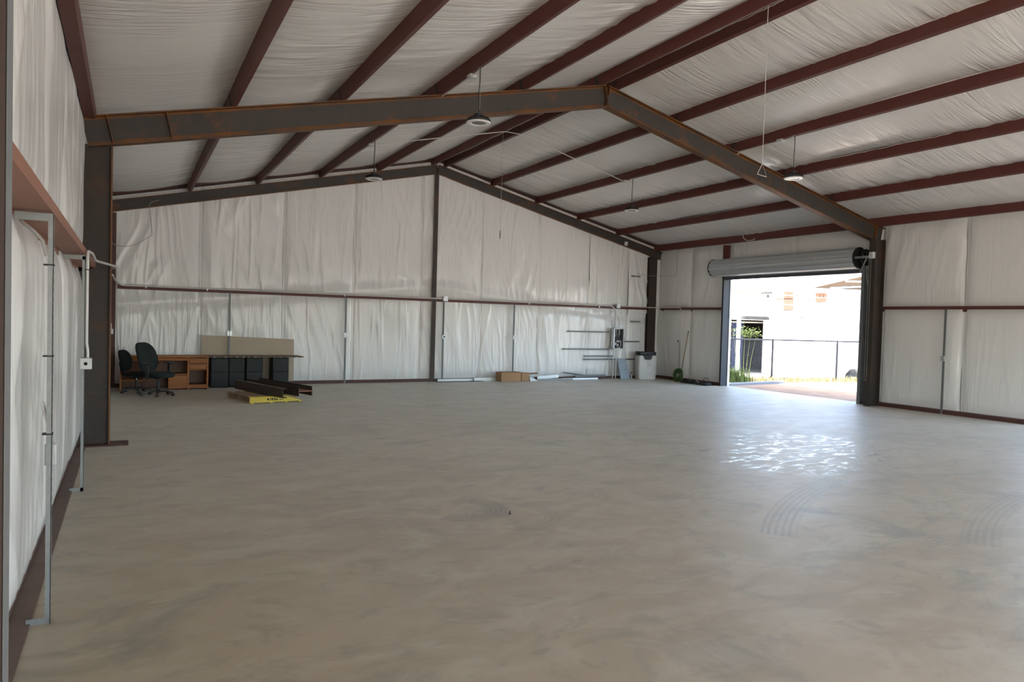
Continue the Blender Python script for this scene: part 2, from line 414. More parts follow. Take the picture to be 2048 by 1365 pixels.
# right wall with the door opening (and the next bay's opening beyond the picture)
D2A, D2B = 2.35, 7.05; D3A, D3B = -5.2, -.8
mb = MB(); zr = zt(15.6)+.28
for (a, b, c, d) in ((YE-.1, D3A, -.1, zr), (D3A, D3B, DH, zr), (D3B, D2A, -.1, zr), (D2A, D2B, DH, zr), (D2B, DA, -.1, zr), (DA, DB, DH, zr), (DB, 18.7, -.1, zr)):
    mb.box(15.68, 15.76, a, b, c, d)
wr = struct('wall_right', mb, 'sheet_metal', None, 'right side wall with roll-up door and white vinyl insulation', 'wall')
for i, (a, b, c) in enumerate(((YE+.1, D3A-.05, 0), (D3A, -3.0, 3.2), (-3.0, D3B, 3.2), (D3B+.05, D2A-.05, 0), (D2A, 4.8, 3.2), (4.8, D2B, 3.2), (D2B+.05, 8.6, 0), (8.6, 10.46, 0), (10.5, DA-.03, 0), (DA, 13.0, 3.2), (13.0, DB, 3.2), (DB+.06, 16.9, 0), (16.9, 18.5, 0))):
    h = zt(XR)+.12-c
    sheet('insulation_panel', wr, (XR, a, c+.03), (0, 1, 0), (0, 0, 1), (-1, 0, 0), b-a, h, 120+i*3, 'vinyl_side', 2.29 if c == 0 else -5, puff=.05, amp=.5)

# front end wall behind the camera, with a wide doorway added and sized to let in daylight
FA, FB, FH = 2.5, 12.5, 4.25; mb = MB()
mb.ext([(-.75, -.1), (FA, -.1), (FA, FH), (FB, FH), (FB, -.1), (15.72, -.1), (15.72, zt(15.72)+.30), (XC, zt(XC)+.30), (-.75, zt(-.75)+.30)], (0, YE-.12, 0), (1, 0, 0), (0, 0, 1), (0, .08, 0))
wf = struct('wall_front', mb, 'sheet_metal', None, 'unseen front end wall with a wide doorway added for daylight', 'wall')
for i, (a, b, c) in enumerate(((-.6, FA, 0), (FA, 4.5, FH), (4.5, 7.5, FH), (7.5, 10.5, FH), (10.5, FB, FH), (FB, 15.6, 0))):
    sheet('insulation_panel', wf, (a, YE+.02, c+.02), (1, 0, 0), (0, 0, 1), (0, 1, 0), b-a, 5.5, 400+i*3, 'vinyl_back', 2.29, lambda A, a=a, c=c: 6.03 - SL*np.abs(a+A-XC) + .2 - c, nu=40)

# roof: two outer sheets with the sagging insulation between the purlins
mb = MB()
for sgn in (-1, 1):
    e = XC + sgn*8.45
    mb.ext([(XC, zt(XC)+.31), (e, zt(e)+.31), (e, zt(e)+.36), (XC, zt(XC)+.36)], (0, YE-.3, 0), (1, 0, 0), (0, 0, 1), (0, 18.9-YE+.3, 0))
ce = struct('ceiling', mb, 'sheet_metal', None, 'pitched roof lined with white vinyl insulation sagging between purlins', 'ceiling')
def roof_strip(xa, xb, seed, warm=1.0):
    ny = 480; nx = 22
    y = np.linspace(YE, 18.5, ny); s = np.linspace(0, 1, nx)
    S, Yg = np.meshgrid(s, y, indexing='ij'); X = xa + (xb-xa)*S
    L = abs(xb-xa)
    sag = .075*(4*S*(1-S))**.7*min(1, L/1.4)*(.7+.6*vnoise(Yg*.35, S*0, seed))
    A = S*L; wr_ = 0
    m0 = np.clip((vnoise(Yg*.5, A*.8, seed+2)-.30)*2.2, 0, 1)
    for k, (sh, fr, am) in enumerate(((.12, 4.0, .022), (-.16, 6.0, .018), (.30, 8.0, .010))):
        n = vnoise((Yg+sh*A+.3*vnoise(Yg*.7, A, seed+9+k))*fr, A*.8, seed+4+k*3)
        near = .45+.55*np.clip(np.abs(2*S-1), 0, 1)
        wr_ = wr_ + am*ridge(n, 2.2)*m0*near
    endp = np.clip((18.5-Yg)/.35, 0, 1)
    Z = (6.03 - SL*np.abs(X-XC)) + .215 - (sag+wr_*.9)*(.25+.75*endp)
    P = np.stack([X, Yg, Z], -1)
    part('insulation_strip', MB().grid(P), 'vinyl_roof', ce, smooth=80, fix=False)
xs = [XL-.05] + sorted(PX_L)[:] ; xs[-1] = 7.36
for i in range(len(xs)-1): roof_strip(xs[i]+.03, xs[i+1]+.03, 200+i*13)
roof_strip(7.36, 7.70, 290)
xr_ = PX_R + [XR+.05]
for i in range(len(xr_)-1): roof_strip(xr_[i]+.03, xr_[i+1]+.03, 300+i*13)

# ------------------------------------------------------------------ steel frame
def i_beam(name, label, p0, p1, depth_dir, width_dir, depth, width, tf=.016, tw=.012, mats=('steel_web', 'steel_flange'), cat='steel beam', group=None, plates=(), flange_names=('flange', 'flange')):
    """I section from p0 to p1 (points on the centre line)"""
    p0, p1, dd, wd = Vector(p0), Vector(p1), Vector(depth_dir).normalized(), Vector(width_dir).normalized()
    t = thing(name, label, cat, p0 if p0.z <= p1.z else p1, 0, group); L = p1-p0
    H = depth/2; Wd = width/2
    part('web', MB().ext([(-H+tf, -tw/2), (H-tf, -tw/2), (H-tf, tw/2), (-H+tf, tw/2)], p0, dd, wd, L), mats[0], t)
    for k, s_ in enumerate((-1, 1)):
        a, b = (-H, -H+tf) if s_ < 0 else (H-tf, H)
        part(flange_names[k], MB().ext([(a, -Wd), (b, -Wd), (b, Wd), (a, Wd)], p0, dd, wd, L), mats[1], t)
    if depth > .3 and name == 'rafter_beam':
        for s_, hh in ((-1, .045), (1, .03)):
            a, b = (-H+tf, -H+tf+hh) if s_ < 0 else (H-tf-hh, H-tf)
            part('fillet', MB().ext([(a, -tw/2-.003), (b, -tw/2-.003), (b, tw/2+.003), (a, tw/2+.003)], p0, dd, wd, L), mats[1], t)
    for f in plates:
        c = p0 + L*f; n = L.normalized()*.012
        part('stiffener_plate', MB().ext([(-H+tf, -Wd), (H-tf, -Wd), (H-tf, Wd), (-H+tf, Wd)], c-n/2, dd, wd, n), mats[1], t)
    return t
X1, Z1 = (1, 0, 0), (0, 0, 1)
# middle frame
n_l = Vector((-SL, 0, 1)).normalized(); n_r = Vector((SL, 0, 1)).normalized()
def rafter(y, side, depth, label, w=.16, name='rafter_beam', plates=(.0, .13, 1.0), mats=('steel_web', 'steel_flange')):
    n = n_l if side < 0 else n_r; xe = -.55 if side < 0 else 15.58
    a = Vector((xe, y, zt(xe))) - n*depth/2; b = Vector((XC, y, zt(XC))) - n*depth/2
    k = (b-a).normalized(); b = b + k*(n.dot(Vector((0, 0, 1)))*0)
    # trim at the ridge plane
    tt = (XC - a.x)/k.x; b = a + k*tt
    return i_beam(name, label, a, b, n, (0, 1, 0), depth, w, mats=mats, plates=plates, flange_names=('bottom_flange', 'top_flange'))
def col_top(x, depth): return zt(x) - depth/n_l.z
i_beam('steel_column', 'dark steel column between the two wall bays on the left wall', (-.38, Y1, 0), (-.38, Y1, col_top(-.38, .36)), X1, (0, 1, 0), .37, .16, mats=('steel_dark', 'steel_flange'), cat='column')
i_beam('steel_column', 'dark steel column beside the open roll-up door', (15.24, Y1-.12, 0), (15.24, Y1-.12, col_top(15.24, .36)), X1, (0, 1, 0), .36, .16, mats=('steel_dark', 'steel_dark'), cat='column')
rafter(Y1, -1, .38, 'rusty steel rafter crossing the left half of the roof in front', plates=(.035, .12, .998))
rafter(Y1, 1, .38, 'rusty steel rafter sloping down from ridge to the roll-up door column', plates=(.035, .998))
# back frame
rafter(Y2+.05, -1, .25, 'dark steel rafter along the left half of the back wall', w=.11, plates=(.998,))
rafter(Y2+.05, 1, .25, 'dark steel rafter along the right half of the back wall', w=.11, plates=(.998,))
i_beam('steel_column', 'dark steel post rising to the ridge in middle of back wall', (XC-.03, Y2+.09, 0), (XC-.03, Y2+.09, zt(XC)-.27), (0, 1, 0), X1, .19, .115, mats=('primer_dark', 'steel_dark'), cat='column')
i_beam('steel_column', 'dark red corner post where left and back walls meet', (-.36, Y2+.07, 0), (-.36, Y2+.07, zt(-.36)-.27), (0, 1, 0), X1, .17, .21, mats=('primer_dark', 'primer_dark'), cat='column')
i_beam('steel_column', 'dark corner post behind the white plastic tank', (15.19, Y2+.04, 0), (15.19, Y2+.04, zt(15.19)-.27), (0, 1, 0), X1, .11, .33, mats=('primer_dark', 'steel_dark'), cat='column')
# the frame just behind the left picture edge
i_beam('steel_column', 'dark blurred steel column at the extreme left edge of view', (-.38, Y0+.035, 0), (-.38, Y0+.035, col_top(-.38, .36)), X1, (0, 1, 0), .37, .07, mats=('primer_dark', 'galv_dull'), cat='column')
i_beam('steel_column', 'steel column between the two nearer openings in right wall', (15.33, Y0, 0), (15.33, Y0, col_top(15.33, .36)), X1, (0, 1, 0), .50, .16, mats=('steel_dark', 'steel_dark'), cat='column')
rafter(Y0, -1, .38, 'steel rafter overhead left of ridge, above the camera', plates=(.035, .998))
rafter(Y0, 1, .38, 'steel rafter overhead right of ridge, above the camera', plates=(.035, .998))
part('edge_angle', MB().box(-.56, -.1955, Y0-.02, Y0-.002, 0, 4.2), 'near_black', [o for o in COL.objects if o.get('label', '').startswith('dark blurred')][0])
part('base_plate', MB().box(-.60, .02, Y1-.16, Y1+.16, 0, .018), 'primer_dark', [o for o in COL.objects if o.get('label', '').startswith('dark steel column between')][0])

# purlins
ORD = ['first', 'second', 'third', 'fourth', 'fifth']
def c_sec(flip=1, d=.203, f=.066, t=.004, lip=.02):
    p = [(0, 0), (f, 0), (f, lip), (f-t, lip), (f-t, t), (t, t), (t, d-t), (f-t, d-t), (f-t, d-lip), (f, d-lip), (f, d), (0, d)]
    return [(a*flip, b) for a, b in p]
def purlin(x, side, label):
    n = n_l if side < 0 else n_r; k = Vector((n.z, 0, -n.x)); base = Vector((x, YE+.02, zt(x)+.001))
    t = thing('roof_purlin', label, 'purlin', base, 0, 'roof purlins')
    part('channel', MB().ext(c_sec(), base, k, n, (0, 18.55-YE, 0)), 'primer', t)
    for y in (Y1, ):
        part('clip', MB().ext([(-.012, 0), (-.003, 0), (-.003, .16), (-.012, .16)], base+Vector((0, y-base.y-.045, 0)), k, n, (0, .09, 0)), 'steel_dark', t)
    return t
for i, x in enumerate(PX_L): purlin(x, -1, f'dark red roof purlin, {ORD[i]} left of the ridge')
for i, x in enumerate(PX_R): purlin(x, 1, f'dark red roof purlin, {ORD[i]} right of the ridge')
# eave struts
for x, lab, fl in ((-.40, 'dark red eave strut along the top of left wall', -1), (15.30, 'dark red eave strut along the top of right wall', 1)):
    o = Vector((x, YE+.02, zt(x)-.04))
    mb = MB().ext(c_sec(fl, .20, .12), o, (1, 0, 0), (0, 0, 1), (0, 18.4-YE, 0))
    solo('eave_strut', mb, 'primer', lab, 'eave strut', 'eave struts', base=o)
# rake angles under the roof edge on the back wall
for k, (a, b) in enumerate(((-.5, XC), (XC, 15.55))):
    mb = MB(); n = n_l if k == 0 else n_r
    p = Vector((a, YB-.10, zt(a)+.105)); q = Vector((b, YB-.10, zt(b)+.105)); d = q-p
    mb.ext([(0, 0), (.012, 0), (.012, .10), (0, .10)], p, (0, -1, 0), n, d); mb.ext([(-.06, .0), (.012, .0), (.012, .012), (-.06, .012)], p, (0, -1, 0), n, d)
    struct(f'trim_{k+1}', mb, 'primer_dark', None, ('dark red rake angle above the left back rafter', 'dark red rake angle above the right back rafter')[k], 'trim')

# girts
def girt_side(x, sgn, ya, yb, label, z=2.262, mat='primer'):
    """sgn +1: the flange faces +x (left wall)"""
    o = Vector((x, ya, z)); s_ = -sgn
    poly = [(0, 0), (.19*s_, 0), (.19*s_, -.05), (.186*s_, -.05), (.186*s_, .004), (.004*s_, .004), (.004*s_, .066), (0, .066)]
    t = thing('wall_girt', label, 'girt', o, 0, 'wall girts')
    part('channel', MB().ext(poly, o, (1, 0, 0), (0, 0, 1), (0, yb-ya, 0)), mat, t)
    return t
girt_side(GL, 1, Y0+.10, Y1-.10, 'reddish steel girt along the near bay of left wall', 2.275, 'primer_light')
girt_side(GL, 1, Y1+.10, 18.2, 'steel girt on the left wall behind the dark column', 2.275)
girt_side(GR, -1, D2B+.12, Y1-.08, 'dark red girt on the right wall in front of door')
girt_side(GR, -1, DB+.11, 18.2, 'dark red girt on right wall between door and corner')
def girt_back(xa, xb, label, z=2.240):
    o = Vector((xa, Y2+.005, z)); poly = [(0, 0), (.13, 0), (.13, .10), (.126, .10), (.126, .004), (.004, .004), (.004, .10), (0, .10)]
    t = thing('wall_girt', label, 'girt', o, 0, 'wall girts')
    part('channel', MB().ext(poly, o, (0, 1, 0), (0, 0, 1), (xb-xa, 0, 0)), 'primer', t)
girt_back(-.22, XC-.10, 'dark red girt on back wall left of the middle post')
girt_back(XC+.04, 15.0, 'dark red girt on back wall right of the middle post')
# base channels
def base(name, mb, label): struct(name, mb, 'primer_dark', None, label, 'base channel')
mb = MB().box(-.60, -.455, Y0+.1, 18.2, 0, .012).box(-.575, -.565, Y0+.1, 18.2, .012, .065)
o = struct('baseboard_left', mb, 'base_brown', None, 'brown steel base channel along foot of left wall', 'base channel')
base('baseboard_back', MB().box(-.4, 15.2, Y2+.0, YB+.02, 0, .075), 'dark brown base channel along foot of the back wall')
base('baseboard_right', MB().box(15.45, 15.66, D2B+.1, DA-.12, 0, .085).box(15.45, 15.66, DB+.1, 18.3, 0, .085), 'dark brown base channel along foot of the right wall')

# ------------------------------------------------------------------ door opening and rolling door
dm = MB().box(15.42, 15.66, DB, DB+.09, DH, zt(15.5)-.02)
dr = struct('door_1', dm, 'primer', None, 'framed opening of the roll-up door in right wall', 'door frame')
part('jamb', MB().box(15.44, 15.76, DB+.02, DB+.09, 0, DH), 'jamb_dark', dr)
part('jamb', MB().box(15.52, 15.76, DA-.09, DA, 0, DH), 'guide_grey', dr)
part('header', MB().box(15.50, 15.76, DA-.09, DB+.09, DH, DH+.16), 'primer_dark', dr)
rd = thing('rolling_door', 'grey corrugated steel roll-up door coiled above the open doorway', 'roll-up door', (15.2, 13.1, 3.2))
cx, cz = 15.18, 3.47
prof = []
nn = 120
for i in range(nn):
    a = 2*math.pi*i/nn; u = (i % 10)/10
    r = .245 + (.012 if u < .55 else (-.004 if u < .65 or u > .9 else -.010))
    prof.append((r*math.cos(a), r*math.sin(a)))
part('curtain_coil', MB().ext(prof, (cx, DA-.05, cz), (1, 0, 0), (0, 0, 1), (0, DB-DA+.22, 0)), 'curtain', rd, smooth=25)
part('end_ring', MB().cyl((cx, DB+.165, cz), (cx, DB+.19, cz), .262, 40), 'black', rd)
part('end_ring', MB().cyl((cx, DA-.075, cz), (cx, DA-.05, cz), .255, 40), 'black', rd)
part('bottom_bar', MB().box(15.44, 15.50, DA+.03, DB-.02, 3.135, 3.265), 'bar_dark', rd)
part('bottom_bar_lip', MB().box(15.40, 15.445, DA+.03, DB-.02, 3.20, 3.275), 'guide_grey', rd)
part('curtain_tail', MB().box(15.425, 15.44, DA+.02, DB-.02, 3.24, 3.50), 'curtain', rd)
part('guide_rail', MB().ext([(0, 0), (.10, 0), (.10, .012), (.012, .012), (.012, .05), (.10, .05), (.10, .062), (0, .062)], (15.40, DB-.01, 0), (1, 0, 0), (0, 1, 0), (0, 0, 3.22)), 'jamb_dark', rd)
part('guide_rail', MB().ext([(0, 0), (.12, 0), (.12, .012), (.012, .012), (.012, .07), (.12, .07), (.12, .082), (0, .082)], (15.36, DA-.085, 0), (1, 0, 0), (0, 1, 0), (0, 0, 3.30)), 'galv_dull', rd)
# chain hoist on the near end
sp = MB(); teeth = 36
sp.ext([((.20 if i % 2 else .185)*math.cos(2*math.pi*i/teeth), (.20 if i % 2 else .185)*math.sin(2*math.pi*i/teeth)) for i in range(teeth)], (cx, DA-.24, cz), (1, 0, 0), (0, 0, 1), (0, .03, 0))
sk = part('chain_wheel', sp, 'black', rd)
part('hub', MB().cyl((cx, DA-.27, cz), (cx, DA-.06, cz), .055, 20), 'plastic_black', sk)
for a in range(5):
    an = a*2*math.pi/5+.3
    part('spoke', MB().ext([(.05, -.012), (.17, -.012), (.17, .012), (.05, .012)], (cx, DA-.255, cz), (math.cos(an), 0, math.sin(an)), (-math.sin(an), 0, math.cos(an)), (0, .014, 0)), 'guide_grey', sk)
part('bracket_plate', MB().ext([(.0, -.14), (.26, -.30), (.26, .12), (.08, .12), (-.04, .04)], (15.22, DA-.115, cz), (1, 0, 0), (0, 0, 1), (0, .012, 0)), 'galv', rd)
part('gear_box', MB().bev(14.965, 15.052, 10.30, 10.42, cz-.05, cz+.10, .01), 'galv_light', rd)
part('bracket_arm', MB().ext([(0, 0), (.03, 0), (.20, -.34), (.17, -.34)], (14.99, 10.46, cz-.02), (0, 1, 0), (0, 0, 1), (.02, 0, 0)).box(14.99, 15.05, 10.42, 10.80, cz-.03, cz+.02), 'galv', rd)
mb = MB()
for yo in (10.40, 10.45):
    zc = cz-.05
    k = 0
    while zc > .62:
        mb.tube([(15.035, yo, zc), (15.035, yo, zc-.016)], .0075 if k % 2 else .005, 5); zc -= .02; k += 1
mb.tube([(15.035, 10.40 + .025*(1-math.cos(a)), .62-.03*math.sin(a)) for a in np.linspace(0, math.pi, 8)], .006, 5)
part('pull_chain', mb, 'galv', rd)
part('cable', MB().tube([(15.33, DA-.15, 3.40), (15.32, DA-.17, 3.0), (15.36, DA-.24, 2.6), (15.40, DA-.30, 2.38), (15.43, DA-.36, 2.30)], .007, 6), 'cable_white', rd)

# ------------------------------------------------------------------ perforated struts with boxes and conduit
def ladder(o, along, across, out, L, w=.041, d=.03, slot=.05):
    o, al, ac, ou = (Vector(q) for q in (o, along, across, out)); mb = MB()
    def bx(a0, a1, c0, c1, o0, o1):
        mb.ext([(c0, o0), (c1, o0), (c1, o1), (c0, o1)], o + al*a0, ac, ou, al*(a1-a0))
    for s_ in (-1, 1):
        bx(0, L, s_*w/2 - (.003 if s_ > 0 else 0), s_*w/2 + (.003 if s_ < 0 else 0), -d, 0)
        bx(0, L, min(s_*w/2, s_*(w/2-.011)), max(s_*w/2, s_*(w/2-.011)), -.003, 0)
    a = .012
    while a < L-.01:
        bx(a, min(L, a+.018), -w/2+.010, w/2-.010, -.003, 0); a += slot
    return mb
def ladder_back(o, along, across, out, L, w=.041, d=.03):
    o, al, ac, ou = (Vector(q) for q in (o, along, across, out))
    return MB().ext([(-w/2+.004, -d), (w/2-.004, -d), (w/2-.004, -d+.003), (-w/2+.004, -d+.003)], o, ac, ou, al*L)
def strut(label, base, top, across, out, boxz=1.27, conduit_from=None, hole=False, box=(.07, .11), name='strut_channel', mat='galv', two_tone=None):
    base = Vector(base); L = top-base.z; ac, ou = Vector(across), Vector(out)
    t = thing(name, label, 'strut', base, 0, 'perforated strut uprights')
    part('channel', ladder(base, (0, 0, 1), ac, ou, L), mat, t)
    part('slot_backing', ladder_back(base, (0, 0, 1), ac, ou, L), 'galv_dull', t)  # dark strip stands for the shade inside the open-backed channel
    if boxz:
        c = Vector((base.x, base.y, boxz)) + ou*.004
        def obox(c, w, h, d0, d1):
            return MB().ext([(-w/2, -h/2), (w/2, -h/2), (w/2, h/2), (-w/2, h/2)], c + ou*d0, ac, (0, 0, 1), ou*(d1-d0))
        b = part('outlet_box', obox(c, box[0]*1.25, box[1], 0, .05), 'box_metal', t)
        part('cover_plate', obox(c, box[0]*1.32, box[1]*1.04, .05, .056), 'galv_light', b)
        if hole:
            part('knockout', MB().cyl(c + ou*.055, c + ou*.060, .024, 14), 'dark_hole', b)
        else:
            for dz in (-.026, .026):
                part('socket', obox(c + Vector((0, 0, dz)), .034, .030, .055, .059), 'panel_grey', b)
        if conduit_from:
            part('conduit', MB().tube([c + ou*.025 + Vector((0, 0, box[1]/2)), c + ou*.025 + Vector((0, 0, conduit_from-boxz))], .008, 8), 'galv', t, smooth=50)
    return t
YS = Y2 - .012
strut('perforated galvanized strut rising behind the file cabinets on back wall', (2.157, YS, 0), 2.26, X1, (0, -1, 0), 1.267)
strut('perforated galvanized strut on bare back wall left of middle post', (5.0, YS, 0), 2.26, X1, (0, -1, 0), 1.261)
strut('galvanized strut just right of the middle post, box with round hole', (7.765, YS, 0), 2.25, X1, (0, -1, 0), 1.26, 2.25, True, (.075, .09))
strut('galvanized strut above the cardboard boxes on back wall', (10.02, YS, 0), 2.24, X1, (0, -1, 0), 1.27, None, False, (.075, .11))
strut('perforated galvanized strut on the right wall in front of the door', (15.438, 8.89, 0), 2.26, (0, 1, 0), (-1, 0, 0), 1.20)
strut('thin strut on right wall over the green hose coil', (15.438, 17.18, 0), 1.30, (0, 1, 0), (-1, 0, 0), 1.257, None, True, (.07, .09), mat='pale_wire')
# left wall struts with bent feet
def left_strut(y, label, boxz, far):
    t = thing('strut_channel', label, 'strut', (-.385, y, 0), 0, 'perforated strut uprights')
    part('channel', ladder((-.362, y, 0), (0, 0, 1), (0, 1, 0), (1, 0, 0), 2.262, .041, .026), 'galv', t)
    part('slot_backing', ladder_back((-.362, y, 0), (0, 0, 1), (0, 1, 0), (1, 0, 0), 2.262, .041, .026), 'galv', t)
    part('foot', MB().box(-.475, -.362, y-.02, y+.02, 0, .012).box(-.475, -.362, y-.0205, y-.0175, 0, .035), 'galv', t)
    part('top_arm', MB().box(-.54, -.362, y-.02, y+.02, 2.25, 2.262).box(-.54, -.362, y-.0205, y-.0175, 2.22, 2.25), 'galv', t)
    c = (-.348, y, boxz)
    b = part('outlet_box', MB().bev(-.40, -.345, y+.03, y+.085, boxz-.062, boxz+.062, .006) if not far else MB().bev(-.40, -.30, y-.075, y-.02, boxz-.055, boxz+.055, .006), 'box_metal', t)
    if far:
        part('knockout', MB().cyl((-.35, y-.076, boxz), (-.35, y-.079, boxz), .016, 14), 'dark_hole', b)
        part('conduit', MB().tube([(-.335, y-.045, boxz+.05), (-.335, y-.045, boxz+.12), (-.345, y-.04, boxz+.2), (-.345, y-.04, 2.12)], .013, 8), 'conduit', t, smooth=50)
    else:
        part('knockout', MB().cyl((-.375, y+.029, boxz+.02), (-.375, y+.026, boxz+.02), .012, 12), 'galv_dull', b)
        part('conduit', MB().tube([(-.375, y+.055, boxz+.06), (-.375, y+.052, boxz+.14), (-.40, y+.03, boxz+.24), (-.41, y+.0, boxz+.30)], .010, 8), 'cable_white', t, smooth=50)
        part('cable', MB().tube([(-.52, y+.03, 2.235), (-.50, y-.03, 2.20), (-.45, y-.05, 2.16), (-.41, y-.045, 2.11), (-.395, y-.035, 2.03)], .008, 6), 'cable_grey', t, smooth=50)
        for z in (1.05, 1.48, 1.98):
            part('zip_tie', MB().box(-.408, -.358, y-.025, y+.025, z, z+.008), 'black', t)
    return t
left_strut(4.62, 'near galvanized strut on the left wall with bent foot', .93, False)
left_strut(7.88, 'farther galvanized strut on left wall beside the dark column', 1.23, True)
t = thing('strut_channel', 'strut in far left corner hardly seen past the dark column', 'strut', (-.36, 16.9, 0), 0, 'perforated strut uprights')
part('channel', ladder((-.362, 16.9, 0), (0, 0, 1), (0, 1, 0), (1, 0, 0), 2.26, .041, .04), 'galv', t)
b = part('outlet_box', MB().bev(-.36, -.27, 16.85, 16.90, 1.25, 1.36, .006), 'box_metal', t)
part('conduit', MB().tube([(-.31, 16.87, 1.36), (-.31, 16.87, 1.45), (-.345, 16.87, 1.55), (-.345, 16.87, 2.2)], .011, 8), 'conduit', t, smooth=50)

# conduit runs
def pipe(name, label, pts, r=.016, mat='conduit', cat='conduit', couplings=(), group=None, bend=.0):
    pts = [Vector(p) for p in pts]
    # round the corners
    out = [pts[0]]
    for i in range(1, len(pts)-1):
        a, b, c = pts[i-1], pts[i], pts[i+1]; ra = min(bend or .08, (a-b).length*.45, (c-b).length*.45)
        p = b + (a-b).normalized()*ra; q = b + (c-b).normalized()*ra
        for k in range(5):
            u = k/4; out.append(p*(1-u)**2 + b*2*u*(1-u) + q*u*u)
    out.append(pts[-1])
    zb = min(pts, key=lambda p: p.z)
    t = thing(name, label, cat, zb, 0, group)
    part('pipe', MB().tube(out, r, 8), mat, t, smooth=50)
    for c in couplings:
        c = Vector(c); part('strap', MB().box(c.x-.012, c.x+.012, c.y-.022, c.y+.022, c.z-.028, c.z+.022), 'galv_light', t)
    return t
YC = Y2 - .02
pipe('conduit_run', 'pale conduit along the back girt left of middle post', [(-.30, 17.4, 2.50), (-.27, 18.0, 2.42), (-.15, YC, 2.322), (7.2, YC, 2.322), (7.34, YC-.03, 2.322), (7.60, YC-.03, 2.322), (7.72, YC, 2.322)],
     .022, couplings=[(.35, YC, 2.30), (1.65, YC, 2.30), (4.95, YC, 2.30)])
pipe('conduit_run', 'pale conduit along the back girt ending in a bend above breaker panel', [(7.86, YC, 2.325), (13.55, YC, 2.325), (13.70, YC, 2.20), (13.70, YC, 1.64)], .021, couplings=[(10.5, YC, 2.29), (13.05, YC, 2.29)], bend=.16)
pipe('conduit_run', 'conduit around the far right corner onto right wall girt', [(13.88, YC, 2.325), (14.98, YC, 2.325), (15.10, YC-.04, 2.325), (15.40, 18.05, 2.325), (15.425, 17.2, 2.325), (15.425, 17.10, 2.20), (15.425, 17.12, 1.31)], .015, bend=.09)
pipe('conduit_run', 'pale bent conduit stub passing the dark column on left wall', [(-.345, 7.84, 2.13), (-.345, 7.84, 2.30), (-.335, 8.6, 2.33), (-.33, 9.3, 2.30), (-.15, 10.25, 2.30), (-.13, 10.50, 2.30), (-.20, 10.7, 2.30)], .015, bend=.10)
for x, z, lab in ((7.79, 2.325, 'square junction box on back girt beside the middle post'), (13.79, 2.33, 'square junction box on back girt above breaker panel')):
    t = thing('junction_box', lab, 'junction box', (x, YC, z-.06), 0, 'girt junction boxes')
    b = part('body', MB().bev(x-.07, x+.07, YC-.045, YC+.03, z-.07, z+.07, .006), 'box_metal', t)
    part('cover_plate', MB().box(x-.066, x+.066, YC-.050, YC-.045, z-.066, z+.066), 'galv_light', t)

# ------------------------------------------------------------------ high bay lamps
def lamp(x, y, label, side):
    z = 4.50; zp = zt(x)+.002
    t = thing('high_bay_lamp', label, 'lamp', (x, y, z), 0, 'round high bay lamps')
    h = part('housing', MB().lathe([(.168, z+.006), (.175, z+.022), (.172, z+.036), (.13, z+.062), (.075, z+.080), (.07, z+.084)], (x, y, 0), 36), 'plastic_black', t, smooth=40)
    for k in range(18):
        a = 2*math.pi*k/18
        part('fin', MB().ext([(.075, z+.078), (.16, z+.045), (.16, z+.060), (.075, z+.098)], (x, y, 0), (math.cos(a), math.sin(a), 0), (0, 0, 1), (-.004*math.sin(a), .004*math.cos(a), 0)), 'plastic_black', h)
    part('rim', MB().lathe([(.100, z+.012), (.108, z-.004), (.135, z-.010), (.162, z-.004), (.170, z+.008), (.165, z+.012)], (x, y, 0), 36), 'white_lamp', t, smooth=40)
    part('lens', MB().lathe([(.001, z+.004), (.098, z+.004), (.100, z+.014), (.001, z+.016)], (x, y, 0), 32), 'lens', t, smooth=40)
    part('driver', MB().lathe([(.06, z+.08), (.062, z+.125), (.03, z+.14), (.012, z+.145)], (x, y, 0), 20), 'plastic_black', t, smooth=40)
    part('hook', MB().tube([(x, y, z+.14), (x+.012, y, z+.17), (x, y, z+.20), (x-.010, y, z+.17)], .005, 6), 'black', t)
    part('cord', MB().tube([(x, y, z+.14), (x-.004, y+.01, z+.4), (x+.004, y, z+.6), (x, y, zp)], .006, 6), 'black', t)
    part('hanger_chain', MB().tube([(x+.012, y, z+.19), (x+.013, y, zp)], .004, 5), 'galv', t)
    b = part('ceiling_box', MB().bev(x-.01, x+.10, y+.30, y+.42, zp-.055, zp-.002, .006), 'box_metal', t)
    part('whip', MB().tube([(x+.03, y+.31, zp-.03), (x+.03, y+.18, zp-.045), (x+.02, y+.06, zp-.02), (x, y+.01, zp-.005)], .006, 6), 'cable_white', b)
lamp(4.27, 8.99, 'black round high bay lamp hanging before the left rafter', -1)
lamp(4.27, 13.78, 'small round high bay lamp hanging left of the ridge near back wall', -1)
lamp(10.67, 13.72, 'small dark high bay lamp hanging right of ridge near back wall', 1)
lamp(10.67, 8.99, 'white faced high bay lamp hanging beside the right rafter', 1)
pipe('conduit_run', 'thin conduit crossing the roof ridge between two far lamps', [(4.385, 14.14, zt(4.385)-.03), (7.30, 14.0, zt(7.3)-.03), (7.72, 14.0, zt(7.7)-.03), (10.645, 14.08, zt(10.645)-.03)], .011)
pipe('conduit_run', 'short conduit under a left purlin between lamp box and rafter', [(4.31, 9.42, 5.27), (4.31, 10.28, 5.27), (4.29, 10.40, 5.25)], .010)
pipe('conduit_run', 'short conduit under a right purlin between lamp box and rafter', [(10.71, 9.42, 5.27), (10.71, 10.22, 5.27), (10.69, 10.40, 5.22)], .010)

